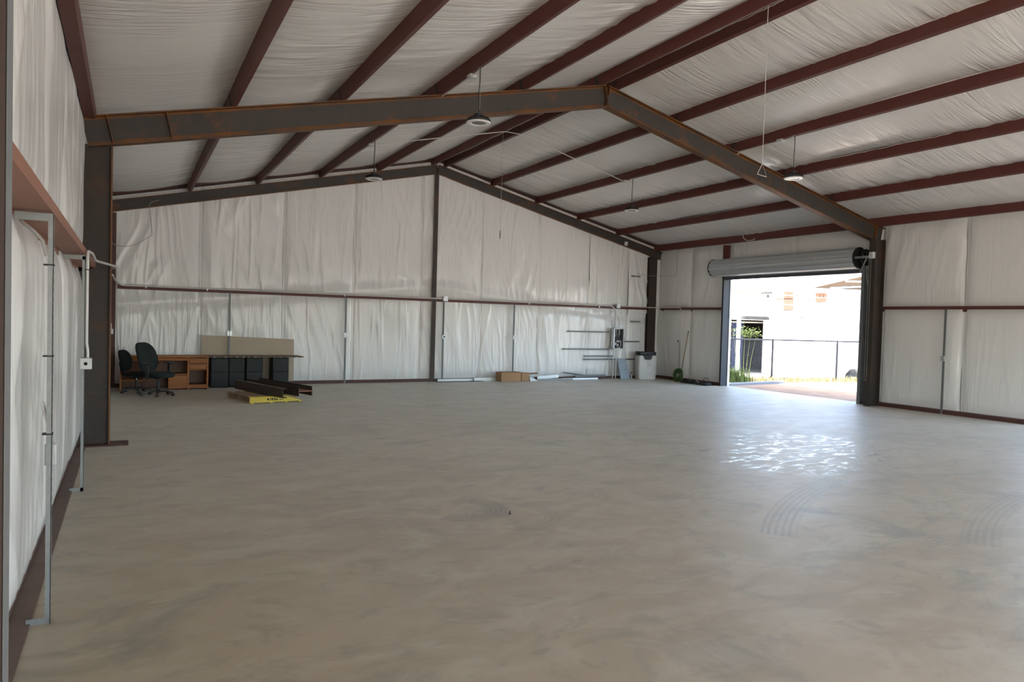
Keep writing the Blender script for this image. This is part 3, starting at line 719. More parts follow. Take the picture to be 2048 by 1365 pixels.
# hanging wires
t = thing('hanging_wire', 'long thin wire hanging from ridge with forked hook end', 'wire', (7.37, 6.72, 3.68))
part('wire', MB().tube([(7.37, 6.72, zt(7.37)), (7.37, 6.72, 5.0), (7.37, 6.72, 3.93)], .0045, 6), 'pale_wire', t)
dx, dy = .062*.878, -.062*.478
part('fork_leg', MB().tube([(7.37, 6.72, 3.93), (7.37-dx, 6.72-dy, 3.79)], .0045, 6), 'pale_wire', t)
part('fork_leg', MB().tube([(7.37, 6.72, 3.93), (7.37+dx, 6.72+dy, 3.76)], .0045, 6), 'galv_dull', t)
part('spreader', MB().tube([(7.37-dx, 6.72-dy, 3.79), (7.37+dx, 6.72+dy, 3.755)], .0045, 6), 'pale_wire', t)
t = thing('pull_cord', 'thin pull cord with dark toggle hanging from the far ridge', 'cord', (7.37, 14.22, 3.6))
part('cord', MB().tube([(7.37, 14.22, zt(7.37)), (7.37, 14.22, 3.78)], .004, 5), 'pale_wire', t)
part('toggle', MB().tube([(7.37, 14.22, 3.80), (7.365, 14.22, 3.72), (7.355, 14.21, 3.60)], [.007, .012, .008], 8), 'tin_tan', t)
def wire(label, pts, r=.006, mat='cable_white', name='loose_cable'):
    pts = [Vector(p) for p in pts]; out = []
    for i in range(len(pts)-1):
        p0 = pts[max(0, i-1)]; p1 = pts[i]; p2 = pts[i+1]; p3 = pts[min(len(pts)-1, i+2)]
        for k in range(5):
            u = k/5; out.append(.5*((2*p1) + (p2-p0)*u + (2*p0-5*p1+4*p2-p3)*u*u + (3*p1-p0-3*p2+p3)*u**3))
    out.append(pts[-1])
    return solo(name, MB().tube(out, r, 6), mat, label, 'cable', smooth=60)
wire('grey cable drooping from the left corner post over back wall insulation', [(-.36, 18.16, 3.32), (-.30, 18.17, 3.22), (-.05, 18.26, 3.20), (.20, 18.30, 3.30), (.45, 18.31, 3.50), (.463, 18.31, 3.50)], .007, 'cable_grey')
wire('grey cable dropping from the rafter on the left back wall', [(.60, 18.27, 4.31), (.44, 18.30, 4.25), (.40, 18.32, 4.12), (.44, 18.32, 3.8), (.462, 18.31, 3.53)], .007, 'cable_grey')
wire('thin wire looping across the far right corner of walls', [(15.40, 17.2, 4.205), (15.46, 17.42, 4.14), (15.50, 17.5, 4.0), (15.50, 17.52, 3.42), (15.44, 17.7, 3.36), (15.20, 18.12, 3.36), (14.8, 18.24, 3.37), (14.5, 18.27, 3.40)], .006, 'cable_grey')
wire('short white cable loop hanging off the right eave strut', [(15.28, 14.55, 4.42), (15.25, 14.50, 4.30), (15.24, 14.35, 4.20), (15.24, 14.15, 4.19), (15.26, 14.08, 4.24)], .011)
t = thing('sensor_box', 'tiny white sensor box on the right back rafter', 'sensor', (14.02, 18.2, 4.28))
part('body', MB().bev(13.97, 14.07, 18.22, 18.285, 4.28, 4.40, .008), 'white_lamp', t)
part('lens', MB().cyl((14.02, 18.215, 4.32), (14.02, 18.222, 4.32), .018, 12), 'lens', t)

# ------------------------------------------------------------------ oak credenza
t = thing('credenza', 'honey oak office credenza with drawers standing by back wall', 'desk', (.735, 17.66, 0))
A0, A1, YF, YK = -.15, 1.62, 17.42, 17.93
part('top', MB().bev(A0-.01, A1+.01, YF-.02, YK, .722, .762, .006), 'oak', t)
for x in (A0, A1-.032): part('side_panel', MB().box(x, x+.032, YF, YK, 0, .722), 'oak', t)
part('divider', MB().box(1.185, 1.222, YF, YK, .0, .722), 'oak', t)
part('back_panel', MB().box(A0+.032, A1-.032, YK-.02, YK-.005, .04, .722), 'oak_dark', t)
part('apron_rail', MB().bev(A0+.032, 1.185, YF+.005, YF+.028, .655, .715, .004), 'oak', t)
part('partition', MB().box(.795, .815, YF+.03, YK-.02, .03, .37), 'oak_dark', t)
part('shelf', MB().box(.815, 1.185, YF+.03, YK-.02, .345, .36), 'oak', t)
d_ = part('drawer', MB().bev(.80, 1.185, YF+.004, YF+.03, .03, .345, .004).box(.83, 1.16, YF+.03, YK-.05, .05, .33), 'oak', t)
part('finger_pull', MB().box(.81, 1.175, YF-.003, YF+.006, .318, .342), 'oak_dark', d_)
part('shelf', MB().box(A0+.032, .30, YF+.06, YK-.02, .215, .235), 'oak', t)
part('kick_panel', MB().box(.30, .795, YK-.08, YK-.06, .06, .60), 'oak_dark', t)
for (a, b) in ((.60, .715), (.468, .592)):
    d_ = part('drawer', MB().bev(1.226, A1-.036, YF+.002, YF+.026, a, b, .004).box(1.24, A1-.05, YF+.026, YK-.05, a+.01, b-.01), 'oak', t)
    part('finger_pull', MB().box(1.232, A1-.042, YF-.004, YF+.004, b-.022, b-.004), 'oak_dark', d_)
part('shelf', MB().box(1.222, A1-.032, YF+.02, YK-.02, .445, .462), 'oak', t)
part('bottom_rail', MB().bev(1.222, A1-.032, YF+.004, YF+.026, .03, .115, .004), 'oak', t)
part('shelf', MB().box(1.222, A1-.032, YF+.026, YK-.02, .10, .115), 'oak_dark', t)

# ------------------------------------------------------------------ file cabinets, slab top, leaning board
def cabinet(x0, x1, yf, label, h=.712):
    t = thing('file_cabinet', label, 'cabinet', ((x0+x1)/2, yf+.26, 0), 0, 'charcoal file cabinets')
    part('body', MB().bev(x0, x1, yf+.02, min(yf+.52, 18.22), 0, h, .004), 'cabinet', t)
    for z0, z1 in ((.045, .355), (.372, .682)):
        d_ = part('drawer', MB().bev(x0+.012, x1-.012, yf, yf+.022, z0, z1, .004), 'cabinet_front', t)
        part('handle', MB().bev(x0+.05, x1-.05, yf-.008, yf+.001, z1-.045, z1-.025, .003), 'plastic_black', d_)
        part('lock', MB().cyl((x1-.045, yf-.006, z1-.06), (x1-.045, yf+.001, z1-.06), .011, 12), 'plastic_black', d_)
cabinet(1.70, 2.085, 17.70, 'charcoal file cabinet next to the oak credenza')
cabinet(2.10, 2.462, 17.78, 'charcoal file cabinet set slightly back, second from the credenza')
cabinet(2.478, 2.855, 17.70, 'charcoal file cabinet left of the gap under the slab')
cabinet(3.085, 3.465, 17.72, 'lone charcoal file cabinet at right end under the slab')
mb = MB(); top = []; n_ = 46
front = [(1.645 + (3.79-1.645)*i/n_, 17.63 + random.uniform(-.004, .012)) for i in range(n_+1)]
out = front + [(3.74, 18.22), (1.64, 18.25)]
mb.loft([[(x, y + random.uniform(0, .006), .716) for x, y in out], [(x, y, .728) for x, y in out], [(x, y, .742) for x, y in out]])
t = thing('table_top', 'worn brown slab top laid across the file cabinets', 'table top', (2.7, 17.9, .716))
part('slab', mb, 'slab_brown', t)
for i in range(16):
    x = 1.75 + i*.125 + random.uniform(-.03, .03)
    part('chipped_edge', MB().bev(x, x+random.uniform(.02, .07), 17.620, 17.634, .716, .716+random.uniform(.008, .018), .002), 'board_tan', t)
solo('wall_board', MB().add([(1.53, 18.345, 0), (3.71, 18.345, 0), (3.70, 18.355, 1.135), (1.545, 18.355, 1.215), (1.53, 18.365, 0), (3.71, 18.365, 0), (3.70, 18.375, 1.135), (1.545, 18.375, 1.215)],
     [(0, 1, 2, 3), (7, 6, 5, 4), (0, 4, 5, 1), (1, 5, 6, 2), (2, 6, 7, 3), (3, 7, 4, 0)]), 'board_tan', 'tan fibreboard sheet standing behind the file cabinets', 'board')

# ------------------------------------------------------------------ office chairs
def se_ring(a, b, n=3.0, k=28):
    r = []
    for i in range(k):
        t_ = 2*math.pi*i/k; c, s_ = math.cos(t_), math.sin(t_)
        r.append((a*abs(c)**(2/n)*(1 if c >= 0 else -1), b*abs(s_)**(2/n)*(1 if s_ >= 0 else -1)))
    return r
def chair(loc, rz, label, seat_z, back_h, back_w, fabric, arms, top_tilt=.22, sx=1.0):
    t = thing('office_chair', label, 'chair', loc, rz, 'swivel office chairs')
    hub = part('star_base', MB().lathe([(.045, .075), (.05, .085), (.045, .12), (.034, .13)], (0, 0, 0), 16), 'plastic_black', t, local=True, smooth=40)
    for k in range(5):
        a = 2*math.pi*k/5 + .35; c, s_ = math.cos(a), math.sin(a)
        part('base_arm', MB().loft([[(c*r_-s_*w_*q, s_*r_+c*w_*q, zc+dz) for q, dz in ((-1, -.012), (1, -.012), (.8, .012), (-.8, .012))] for r_, w_, zc in ((.03, .030, .098), (.16, .026, .092), (.30, .017, .072))]), 'plastic_black', hub, local=True)
        for q in (-.016, .016):
            p = Vector((c*.30-s_*q, s_*.30+c*q, .028)); ax = Vector((-s_, c, 0))*.010
            cs = part('caster', MB().cyl(p-ax, p+ax, .028, 14), 'plastic_black', hub, local=True, smooth=40)
    part('gas_lift_sleeve', MB().cyl((0, 0, .10), (0, 0, .28), .027, 14), 'plastic_black', t, local=True, smooth=40)
    part('gas_lift_rod', MB().cyl((0, 0, .28), (0, 0, seat_z-.12), .014, 12), 'chrome' if not arms else 'plastic_black', t, local=True, smooth=40)
    part('mechanism', MB().bev(-.14, .11, -.07, .07, seat_z-.135, seat_z-.075, .012), 'plastic_black', t, local=True)
    # seat: rounded cushion with a waterfall front edge
    rings = []
    for f_, z in ((.70, -.080), (.90, -.074), (.985, -.050), (1.0, -.022), (.96, .0), (.80, .010), (.45, .012)):
        rings.append([(x*f_+.03, y*f_, seat_z + z - .035*max(0, (x*f_)/.26)**2) for x, y in se_ring(.265*sx, .255, 3.2)])
    part('seat', MB().loft(rings), fabric, t, local=True, smooth=60)
    # back: rounded cushion, curved and tilted back
    rings = []
    for f_, d in ((.55, -.060), (.85, -.052), (.98, -.030), (1.0, -.004), (.95, .018), (.78, .030), (.40, .034)):
        ring = []
        for y, zz in se_ring(back_w/2, back_h/2, 3.8, 36):
            y, zz = y*f_, zz*f_; yw = y*(1 - .20*max(0, zz/(back_h/2))**2 - .12*max(0, -zz/(back_h/2))**2)
            h = zz + back_h/2
            ring.append((-.245 - top_tilt*h + .05*math.sin(h/back_h*math.pi) + d - .35*y*y*-1, yw, seat_z+.01+h))
        rings.append(ring)
    part('backrest', MB().loft(rings), fabric, t, local=True, smooth=60)
    part('back_bar', MB().loft([[(x-.02, y, z) for x, y, z in ((-.12, -.03, seat_z-.12), (-.12, .03, seat_z-.12), (-.12, .03, seat_z-.095), (-.12, -.03, seat_z-.095))],
        [(-.31, -.03, seat_z-.10), (-.31, .03, seat_z-.10), (-.29, .03, seat_z-.075), (-.29, -.03, seat_z-.075)],
        [(-.375, -.03, seat_z+.20), (-.375, .03, seat_z+.20), (-.35, .03, seat_z+.20), (-.35, -.03, seat_z+.20)]]), 'plastic_black', t, local=True)
    if arms:
        for s_ in (-1, 1):
            y = s_*.30
            ap = part('arm_post', MB().loft([[(-.03, y-.014*1, seat_z-.10), (.03, y-.014, seat_z-.10), (.03, y+.014, seat_z-.10), (-.03, y+.014, seat_z-.10)],
                [(-.03, y-.014, seat_z+.17), (.03, y-.014, seat_z+.17), (.03, y+.014, seat_z+.17), (-.03, y+.014, seat_z+.17)]]).box(-.05, .05, min(y, y-s_*.12), max(y, y-s_*.12), seat_z-.115, seat_z-.095), 'plastic_black', t, local=True)
            part('arm_pad', MB().loft([[(x*f_+.0, y + yy*f_, seat_z+.17+z) for x, yy in se_ring(.125, .045, 3)] for f_, z in ((.8, 0), (1, .008), (1, .022), (.85, .032))]), 'plastic_black', ap, local=True, smooth=50)
    return t
chair((.56, 16.32, 0), math.radians(-44), 'high backed dark grey office chair with armrests before the credenza', .485, .60, .53, 'fabric_dark', True, .30)
chair((.17, 17.02, 0), math.radians(-30), 'small black armless task chair behind the larger chair', .44, .46, .40, 'fabric_black', False, .16, .85)

# ------------------------------------------------------------------ pallet, yellow ramp, steel sections
ang = math.atan2(.30, .95)
t = thing('wood_pallet', 'weathered wooden pallet under the dark steel sections', 'pallet', (2.12, 14.62, 0), ang)
for i in range(6):
    x = i*.182
    part('deck_board', MB().box(x, x+.10, -.02, 1.02, .115, .132), 'pallet_wood', t, local=True)
for y in (.0, .46, .93): part('stringer', MB().box(0, 1.012, y, y+.045, .022, .115), 'pallet_wood', t, local=True)
for i in range(4):
    part('bottom_board', MB().box(i*.30, i*.30+.10, 0, .975, .004, .021), 'pallet_wood', t, local=True)
for i, y in enumerate((.0, .46, .93)):
    part('block', MB().box(-.004, .10, y-.004, y+.05, .022, .114), 'pallet_wood', t, local=True)
t = thing('pallet_ramp', 'bright yellow steel ramp lying in front of wooden pallet', 'ramp', (2.09, 14.40, 0), math.atan2(.17, 1.02))
prof = [(0, .018), (1.045, .018), (1.045, .026), (.72, .128), (0, .128)]
part('skirt', MB().ext(prof, (0, 0, 0), (1, 0, 0), (0, 0, 1), (0, .012, 0)), 'yellow', t, local=True)
part('deck_plate', MB().box(0, .722, .012, .155, .124, .129), 'yellow', t, local=True)
part('slope_plate', MB().ext([(.72, .123), (1.045, .022), (1.045, .027), (.72, .129)], (0, .012, 0), (1, 0, 0), (0, 0, 1), (0, .143, 0)), 'yellow', t, local=True)
for x in (.03, .40, .70, .98): part('foot', MB().box(x, x+.05, .01, .14, 0, .02), 'yellow', t, local=True)
mk = part('emblem', MB().ext([(.022*math.cos(a), .022*math.sin(a)) for a in np.linspace(0, 6.0, 12)], (.355, -.002, .075), (1, 0, 0), (0, 0, 1), (0, .003, 0)), 'ink', t, local=True)
for i, (x, w_, h) in enumerate(((.40, .012, .05), (.425, .026, .05), (.462, .010, .05), (.482, .026, .05), (.52, .028, .034), (.58, .030, .022), (.63, .024, .018))):
    part('lettering', MB().box(x, x+w_, -.002, .001, .050, .050+h), 'ink', t, local=True)
def h_lying(name, label, p0, p1, depth, fl, z, kind):
    """a rolled section resting on its flange tips, web level (H) or on edge (C)"""
    p0 = Vector((*p0, z)); p1 = Vector((*p1, z)); L = p1-p0; a = L.normalized(); r = Vector((-a.y, a.x, 0))
    t = thing(name, label, 'steel section', (p0+p1)/2, 0, 'loose steel sections')
    off = (p0+p1)/2
    def sub(nm, poly, mat):
        part(nm, MB().ext(poly, p0, r, (0, 0, 1), L), mat, t)
    if kind == 'H':
        sub('flange', [(0, 0), (.012, 0), (.012, fl), (0, fl)], 'steel_dark'); sub('flange', [(depth-.012, 0), (depth, 0), (depth, fl), (depth-.012, fl)], 'steel_dark')
        sub('web', [(.012, fl*.46), (depth-.012, fl*.46), (depth-.012, fl*.54), (.012, fl*.54)], 'primer_light')
    else:
        sub('web', [(0, 0), (.010, 0), (.010, fl), (0, fl)], 'steel_dark')
        sub('flange', [(.010, 0), (depth, 0), (depth, .012), (.010, .012)], 'steel_dark'); sub('flange', [(.010, fl-.012), (depth, fl-.012), (depth, fl), (.010, fl)], 'steel_dark')
h_lying('steel_channel', 'dark steel channel resting nearest on the pallet', (2.03, 16.15), (2.64, 14.05), .09, .185, .134, 'C')
h_lying('steel_h_beam', 'dark steel H beam lying on its side on the pallet', (2.33, 16.55), (2.99, 14.30), .30, .19, .134, 'H')

# ------------------------------------------------------------------ cartons, strips and clutter along the back wall
def carton(x0, x1, y0, y1, h, label, flaps=True, mat='cardboard', group='cardboard cartons by the back wall'):
    t = thing('cardboard_box', label, 'box', ((x0+x1)/2, (y0+y1)/2, 0), 0, group)
    k = .006
    part('body', MB().box(x0, x1, y0, y0+k, 0, h).box(x0, x1, y1-k, y1, 0, h).box(x0, x0+k, y0, y1, 0, h).box(x1-k, x1, y0, y1, 0, h).box(x0, x1, y0, y1, 0, k), mat, t)
    if flaps:
        part('flap', MB().add([(x0, y0, h), (x1, y0, h), (x1, y0+.10, h+.015), (x0, y0+.10, h+.012), (x0, y0, h-.004), (x1, y0, h-.004), (x1, y0+.10, h+.010), (x0, y0+.10, h+.008)], [(0, 1, 2, 3), (4, 7, 6, 5), (0, 4, 5, 1), (1, 5, 6, 2), (2, 6, 7, 3), (3, 7, 4, 0)]), mat, t)
        part('flap', MB().box(x0, x1, y1-.11, y1, h, h+.005), mat, t)
    return t
carton(9.42, 10.08, 17.88, 18.22, .265, 'long brown cardboard box on floor by the back wall')
carton(10.10, 10.36, 17.90, 18.18, .235, 'smaller brown carton right of the long cardboard box', True)
t = thing('torn_packaging', 'crumpled white packing piece beside the smaller carton', 'packaging', (10.46, 18.0, 0))
part('sheet', MB().add([(10.38, 17.86, 0), (10.66, 17.90, 0), (10.64, 18.16, .02), (10.39, 18.16, .02), (10.385, 17.90, .11), (10.58, 17.95, .07), (10.57, 18.12, .12), (10.40, 18.12, .15)], [(0, 1, 5, 4), (1, 2, 6, 5), (2, 3, 7, 6), (3, 0, 4, 7), (4, 5, 6, 7), (3, 2, 1, 0)]), 'white_paint', t)
part('torn_flap', MB().add([(10.39, 18.02, .19), (10.76, 18.06, .20), (10.80, 18.16, .235), (10.40, 18.14, .225), (10.39, 18.02, .184), (10.76, 18.06, .194), (10.80, 18.16, .229), (10.40, 18.14, .219)], [(0, 1, 2, 3), (7, 6, 5, 4), (0, 4, 5, 1), (1, 5, 6, 2), (2, 6, 7, 3), (3, 7, 4, 0)]), 'cardboard', t)
def strip(x0, x1, y, z0, h, dep, mat, label, dz=0.0):
    mb = MB().add([(x0, y, z0), (x1, y, z0+dz), (x1, y, z0+h+dz), (x0, y, z0+h), (x0, y+.006, z0), (x1, y+.006, z0+dz), (x1, y+.006, z0+h+dz), (x0, y+.006, z0+h)],
        [(0, 1, 2, 3), (7, 6, 5, 4), (0, 4, 5, 1), (1, 5, 6, 2), (2, 6, 7, 3), (3, 7, 4, 0)])
    mb.add([(x0, y, z0), (x1, y, z0+dz), (x1, y+dep, z0+dz), (x0, y+dep, z0), (x0, y, z0+.005), (x1, y, z0+dz+.005), (x1, y+dep, z0+dz+.005), (x0, y+dep, z0+.005)],
        [(0, 1, 2, 3), (7, 6, 5, 4), (0, 4, 5, 1), (1, 5, 6, 2), (2, 6, 7, 3), (3, 7, 4, 0)])
    return solo('metal_trim', mb, mat, label, 'metal strip', 'loose metal strips by the wall')
strip(7.60, 9.30, 18.225, .0, .075, .05, 'galv_light', 'long pale metal angle on floor right of the middle post', 0)
strip(7.55, 8.95, 18.10, .0, .018, .06, 'black', 'thin black strip on the floor before pale metal angle')
strip(8.70, 9.40, 18.17, .0, .10, .03, 'galv_light', 'pale metal angle touching the long cardboard box')
strip(10.72, 12.0, 18.05, .0, .05, .08, 'galv', 'dull metal strip on floor right of the cartons')
strip(10.80, 11.55, 18.17, .02, .10, .03, 'galv_light', 'upright ribbed metal piece right of the cartons', .04)
strip(11.75, 12.60, 18.22, .20, .035, .03, 'guide_grey', 'dark metal angle propped up against wall under the rails', -.10)
strip(11.60, 12.95, 18.08, .0, .055, .05, 'galv_light', 'shiny metal strip on floor under the wall rails')
strip(12.20, 13.35, 18.22, .06, .075, .04, 'galv_dull', 'grey metal angle leaning at wall foot beside breaker panel', .01)

# strut rails fixed across the back wall
def rail(x0, x1, z, label, mat='galv_dull'):
    t = thing('wall_rail', label, 'rail', ((x0+x1)/2, Y2+.04, z), 0, 'strut rails on the back wall')
    part('channel', ladder((x0, Y2+.03, z), (1, 0, 0), (0, 0, 1), (0, -1, 0), x1-x0, .045, .05), 'galv', t)
    part('slot_backing', ladder_back((x0, Y2+.03, z), (1, 0, 0), (0, 0, 1), (0, -1, 0), x1-x0, .045, .05), mat, t)  # darker strip behind the slots in place of the hollow's shade
rail(11.97, 13.54, 1.485, 'upper galvanized rail left of the breaker panel')
rail(11.79, 13.54, .935, 'galvanized rail left of breaker panel at its lower edge')
rail(12.60, 13.76, .715, 'upper of two close rails below breaker panel')
rail(12.58, 13.80, .615, 'lower of two close rails below breaker panel')
rail(14.37, 14.72, 3.325, 'short rail high on back wall near the corner')
rail(14.38, 14.77, 1.845, 'short rail right of breaker panel, upper')
rail(14.12, 14.76, 1.19, 'rail right of the breaker panel at mid height')
rail(14.18, 14.80, .615, 'low rail running behind the white plastic tank')

# breaker panel
t = thing('breaker_panel', 'open grey breaker panel with exposed wires on back wall', 'breaker panel', (13.755, 18.2, .94))
P0, P1, Z0_, Z1_ = 13.545, 13.965, .945, 1.625; ya, yb = 18.13, 18.262
part('enclosure', MB().box(P0, P1, yb-.006, yb, Z0_, Z1_).box(P0, P0+.008, ya, yb, Z0_, Z1_).box(P1-.008, P1, ya, yb, Z0_, Z1_).box(P0, P1, ya, yb, Z0_, Z0_+.008).box(P0, P1, ya, yb, Z1_-.008, Z1_)
     .box(P0, P0+.045, ya, ya+.004, Z0_, Z1_).box(P1-.03, P1, ya, ya+.004, Z0_, Z1_).box(P0, P1, ya, ya+.004, Z1_-.03, Z1_).box(P0, P1, ya, ya+.004, Z0_, Z0_+.03), 'galv_light', t)
part('back_plate', MB().box(P0+.02, P1-.02, yb-.03, yb-.02, Z0_+.03, Z1_-.03), 'plastic_black', t)
for c in range(2):
    for r_ in range(4):
        x = 13.64 + c*.085; z = 1.03 + r_*.05
        part('breaker', MB().bev(x, x+.05, ya+.03, yb-.03, z, z+.040, .004), 'white_lamp' if (r_+c) % 3 else 'plastic_black', t)
part('main_breaker', MB().bev(13.63, 13.82, ya+.02, yb-.03, 1.27, 1.34, .006), 'plastic_black', t)
for k in range(7):
    x = 13.63 + k*.035
    part('wire', MB().tube([(x, yb-.05, 1.35), (x+random.uniform(-.03, .03), ya+.03, 1.42), (x+random.uniform(-.04, .04), ya+.04, 1.48), (13.66+.03*k, ya+.05, 1.59)], .007, 6), 'cable_white' if k % 3 else 'black', t, smooth=60)
for k in range(4):
    part('wire', MB().tube([(13.66+.05*k, ya+.05, 1.22), (13.88, ya+.04, 1.15+.03*k), (13.86, ya+.04, 1.02), (13.70+.03*k, ya+.04, .98)], .006, 6), 'cable_white', t, smooth=60)
part('connector', MB().box(P1, P1+.05, 18.18, 18.22, 1.24, 1.28), 'galv', t)
solo('panel_cover', MB().add([(13.80, 18.02, 0), (14.175, 18.02, 0), (14.10, 18.17, .655), (13.765, 18.17, .655), (13.80, 18.035, 0), (14.175, 18.035, 0), (14.10, 18.185, .655), (13.765, 18.185, .655)],
     [(0, 1, 2, 3), (7, 6, 5, 4), (0, 4, 5, 1), (1, 5, 6, 2), (2, 6, 7, 3), (3, 7, 4, 0)]).bev(14.02, 14.045, 18.06, 18.085, .27, .31, .004), 'panel_grey', 'grey breaker panel cover leaning under the open panel', 'panel cover')
pipe('conduit_run', 'pale conduit from breaker panel down to the floor, left one', [(13.61, 18.20, .945), (13.60, 18.20, .02)], .016)
pipe('conduit_run', 'pale conduit from breaker panel to the floor beside the cover', [(13.72, 18.20, .945), (13.72, 18.20, .02)], .016)
pipe('loose_cable', 'dark cable hanging down left of the breaker panel', [(13.47, 18.25, 1.05), (13.46, 18.26, .7), (13.50, 18.26, .35), (13.45, 18.22, .08)], .010, 'cable_grey', 'cable')
t = thing('pipe_stub', 'short pale pipe stub standing left of the plastic tank', 'pipe', (14.36, 18.2, 0))
part('pipe', MB().cyl((14.36, 18.2, 0), (14.36, 18.2, .14), .030, 14), 'conduit', t, smooth=40)
part('cap', MB().cyl((14.36, 18.2, .14), (14.36, 18.2, .22), .022, 14), 'galv_dull', t, smooth=40)

# white plastic tank with a black lid
t = thing('plastic_tank', 'white plastic tank with black scooped lid in far corner', 'tank', (14.70, 17.93, 0), -.28)
sil = [(-.265, 0), (.265, 0), (.295, .04), (.305, .35), (.305, .62), (.290, .72), (.255, .775), (.20, .785), (.165, .765), (.145, .71), (.115, .655), (.075, .64), (-.075, .64), (-.115, .655), (-.145, .71), (-.165, .765), (-.20, .785), (-.255, .775), (-.290, .72), (-.305, .62), (-.305, .35), (-.295, .04)]
rings = []
for y, f_ in ((-.19, .90), (-.175, .97), (-.15, 1.0), (.15, 1.0), (.19, .95)):
    rings.append([(x*f_, y, .39 + (z-.39)*(f_ if z > .39 else 1.0)) for x, z in sil])
part('body', MB().loft(rings), 'tank_white', t, local=True, smooth=45)
part('lid', MB().loft([[(x*f_, y*f_, z) for x, y in se_ring(.325, .20, 4)] for f_, z in ((.97, .775), (1, .79), (1, .865), (.96, .885))]), 'plastic_black', t, local=True, smooth=45)
part('scoop', MB().ext([(-.14, .80), (-.14, .715), (-.105, .650), (.105, .650), (.14, .715), (.14, .80)], (0, -.185, 0), (1, 0, 0), (0, 0, 1), (0, .33, 0)), 'plastic_black', t, local=True)
part('knob', MB().bev(.30, .345, -.04, .02, .66, .70, .008), 'plastic_black', t, local=True)
for z, w_ in ((.52, .10), (.46, .14), (.42, .08)):
    part('faded_print', MB().box(-.02, -.02+w_, -.1905, -.186, z, z+.012), 'panel_grey', t, local=True)

# hose, broom, black cables by the right wall
mb = MB(); pts = []
for i in range(16*15):
    a = 2*math.pi*i/16; r_ = .085 + .115*((i//16) % 5)/4 + random.uniform(-.008, .008); off = .020*((i//16) // 5) + .012*math.sin(a*.5)
    pts.append((15.19 - off - .0 + .10*(math.sin(a)*.3), 16.90 + r_*math.cos(a), .205 + r_*math.sin(a)))
solo('garden_hose', mb.tube(pts, .0115, 6), 'green_hose', 'coiled green garden hose leaning on the right wall', 'hose', smooth=60)
t = thing('broom', 'long wooden handled broom leaning on right wall behind the hose', 'broom', (15.25, 16.98, 0))
part('handle', MB().tube([(15.315, 16.97, .09), (15.415, 16.765, 1.58)], .013, 10), 'broom_wood', t, smooth=50)
part('grip', MB().tube([(15.402, 16.777, 1.50), (15.411, 16.764, 1.59)], .0145, 10), 'ink_brown', t, smooth=50)
part('head', MB().bev(15.285, 15.345, 16.84, 17.12, .055, .10, .008), 'broom_wood', t)
part('bristles', MB().box(15.29, 15.34, 16.845, 17.115, 0, .056), 'tin_tan', t)
def coil(cx, cy, r_, n_, z, rr=.010, sq=1.0):
    p = []
    for i in range(n_*14):
        a = 2*math.pi*i/14; q = r_*(1+.12*math.sin(a*.37+cx*5))
        p.append((cx + q*math.cos(a)*sq, cy + q*math.sin(a)*1.25, z + .012*(i//14) % .05 + .012*random.random()))
    return p
solo('cable_coil', MB().tube(coil(15.13, 16.35, .20, 5, .014), .010, 6), 'rubber', 'flat black cable coil on the floor beside the green hose', 'cable coil', smooth=60)
solo('cable_coil', MB().tube(coil(15.10, 15.72, .19, 5, .014), .010, 6), 'rubber', 'flat black cable coil on the floor beside the door jamb', 'cable coil', smooth=60)
wire('pale cable arching up out of the black cable coils', [(15.05, 16.30, .03), (15.05, 16.22, .12), (15.06, 16.08, .16), (15.08, 15.96, .10), (15.10, 15.88, .03)], .008, 'cable_grey')
wire('dark cable loop standing up next to the door jamb', [(15.16, 15.85, .03), (15.18, 15.78, .17), (15.18, 15.66, .21), (15.18, 15.56, .14), (15.16, 15.54, .03)], .008, 'rubber')
solo('floor_mat', MB().bev(14.98, 15.36, 15.48, 16.60, .0, .010, .004), 'rubber', 'thin black rubber sheet under the cable coils', 'mat')

# small debris on the slab
solo('bolt', MB().cyl((3.05, 5.55, 0), (3.05, 5.55, .012), .010, 6).cyl((3.05, 5.55, .012), (3.05, 5.55, .03), .005, 8), 'black', 'tiny dark bolt lying on the open floor', 'bolt')

# ------------------------------------------------------------------ outside: fence
t = thing('wire_fence', 'grey chain link fence with top rail outside the doorway', 'fence', F(1, 0, -.1))
for s_ in (-5.34, -2.67, 0, 2.67, 5.34, 8.0):
    p = part('post', MB().cyl(F(s_, 0, -.13), F(s_, 0, 1.36), .035, 12), 'fence_metal', t, smooth=40)
    part('barb_arm', MB().tube([F(s_, 0, 1.34), F(s_-.015, -.02, 1.76)], [.018, .010], 8), 'fence_metal', p, smooth=40)
part('top_rail', MB().cyl(F(-8, 0, 1.34), F(11, 0, 1.34), .027, 10), 'fence_metal', t, smooth=40)
mb = MB(); zb, zt_ = -.06, 1.33; pitch = .075
for sg in (-1, 1):
    s_ = -4.5
    while s_ < 8.5:
        a = F(s_, .012*sg, zb); b = F(s_ + sg*(zt_-zb)*.85, .012*sg, zt_)
        d = (b-a).normalized(); u = d.cross(FN).normalized()*.0035; v_ = FN*.0035
        mb.loft([[a+u, a-u*.5+v_, a-u*.5-v_], [b+u, b-u*.5+v_, b-u*.5-v_]], True, False); s_ += pitch
ch = part('chain_link_mesh', mb, 'fence_wire', t, fix=False); ch['kind'] = 'stuff'

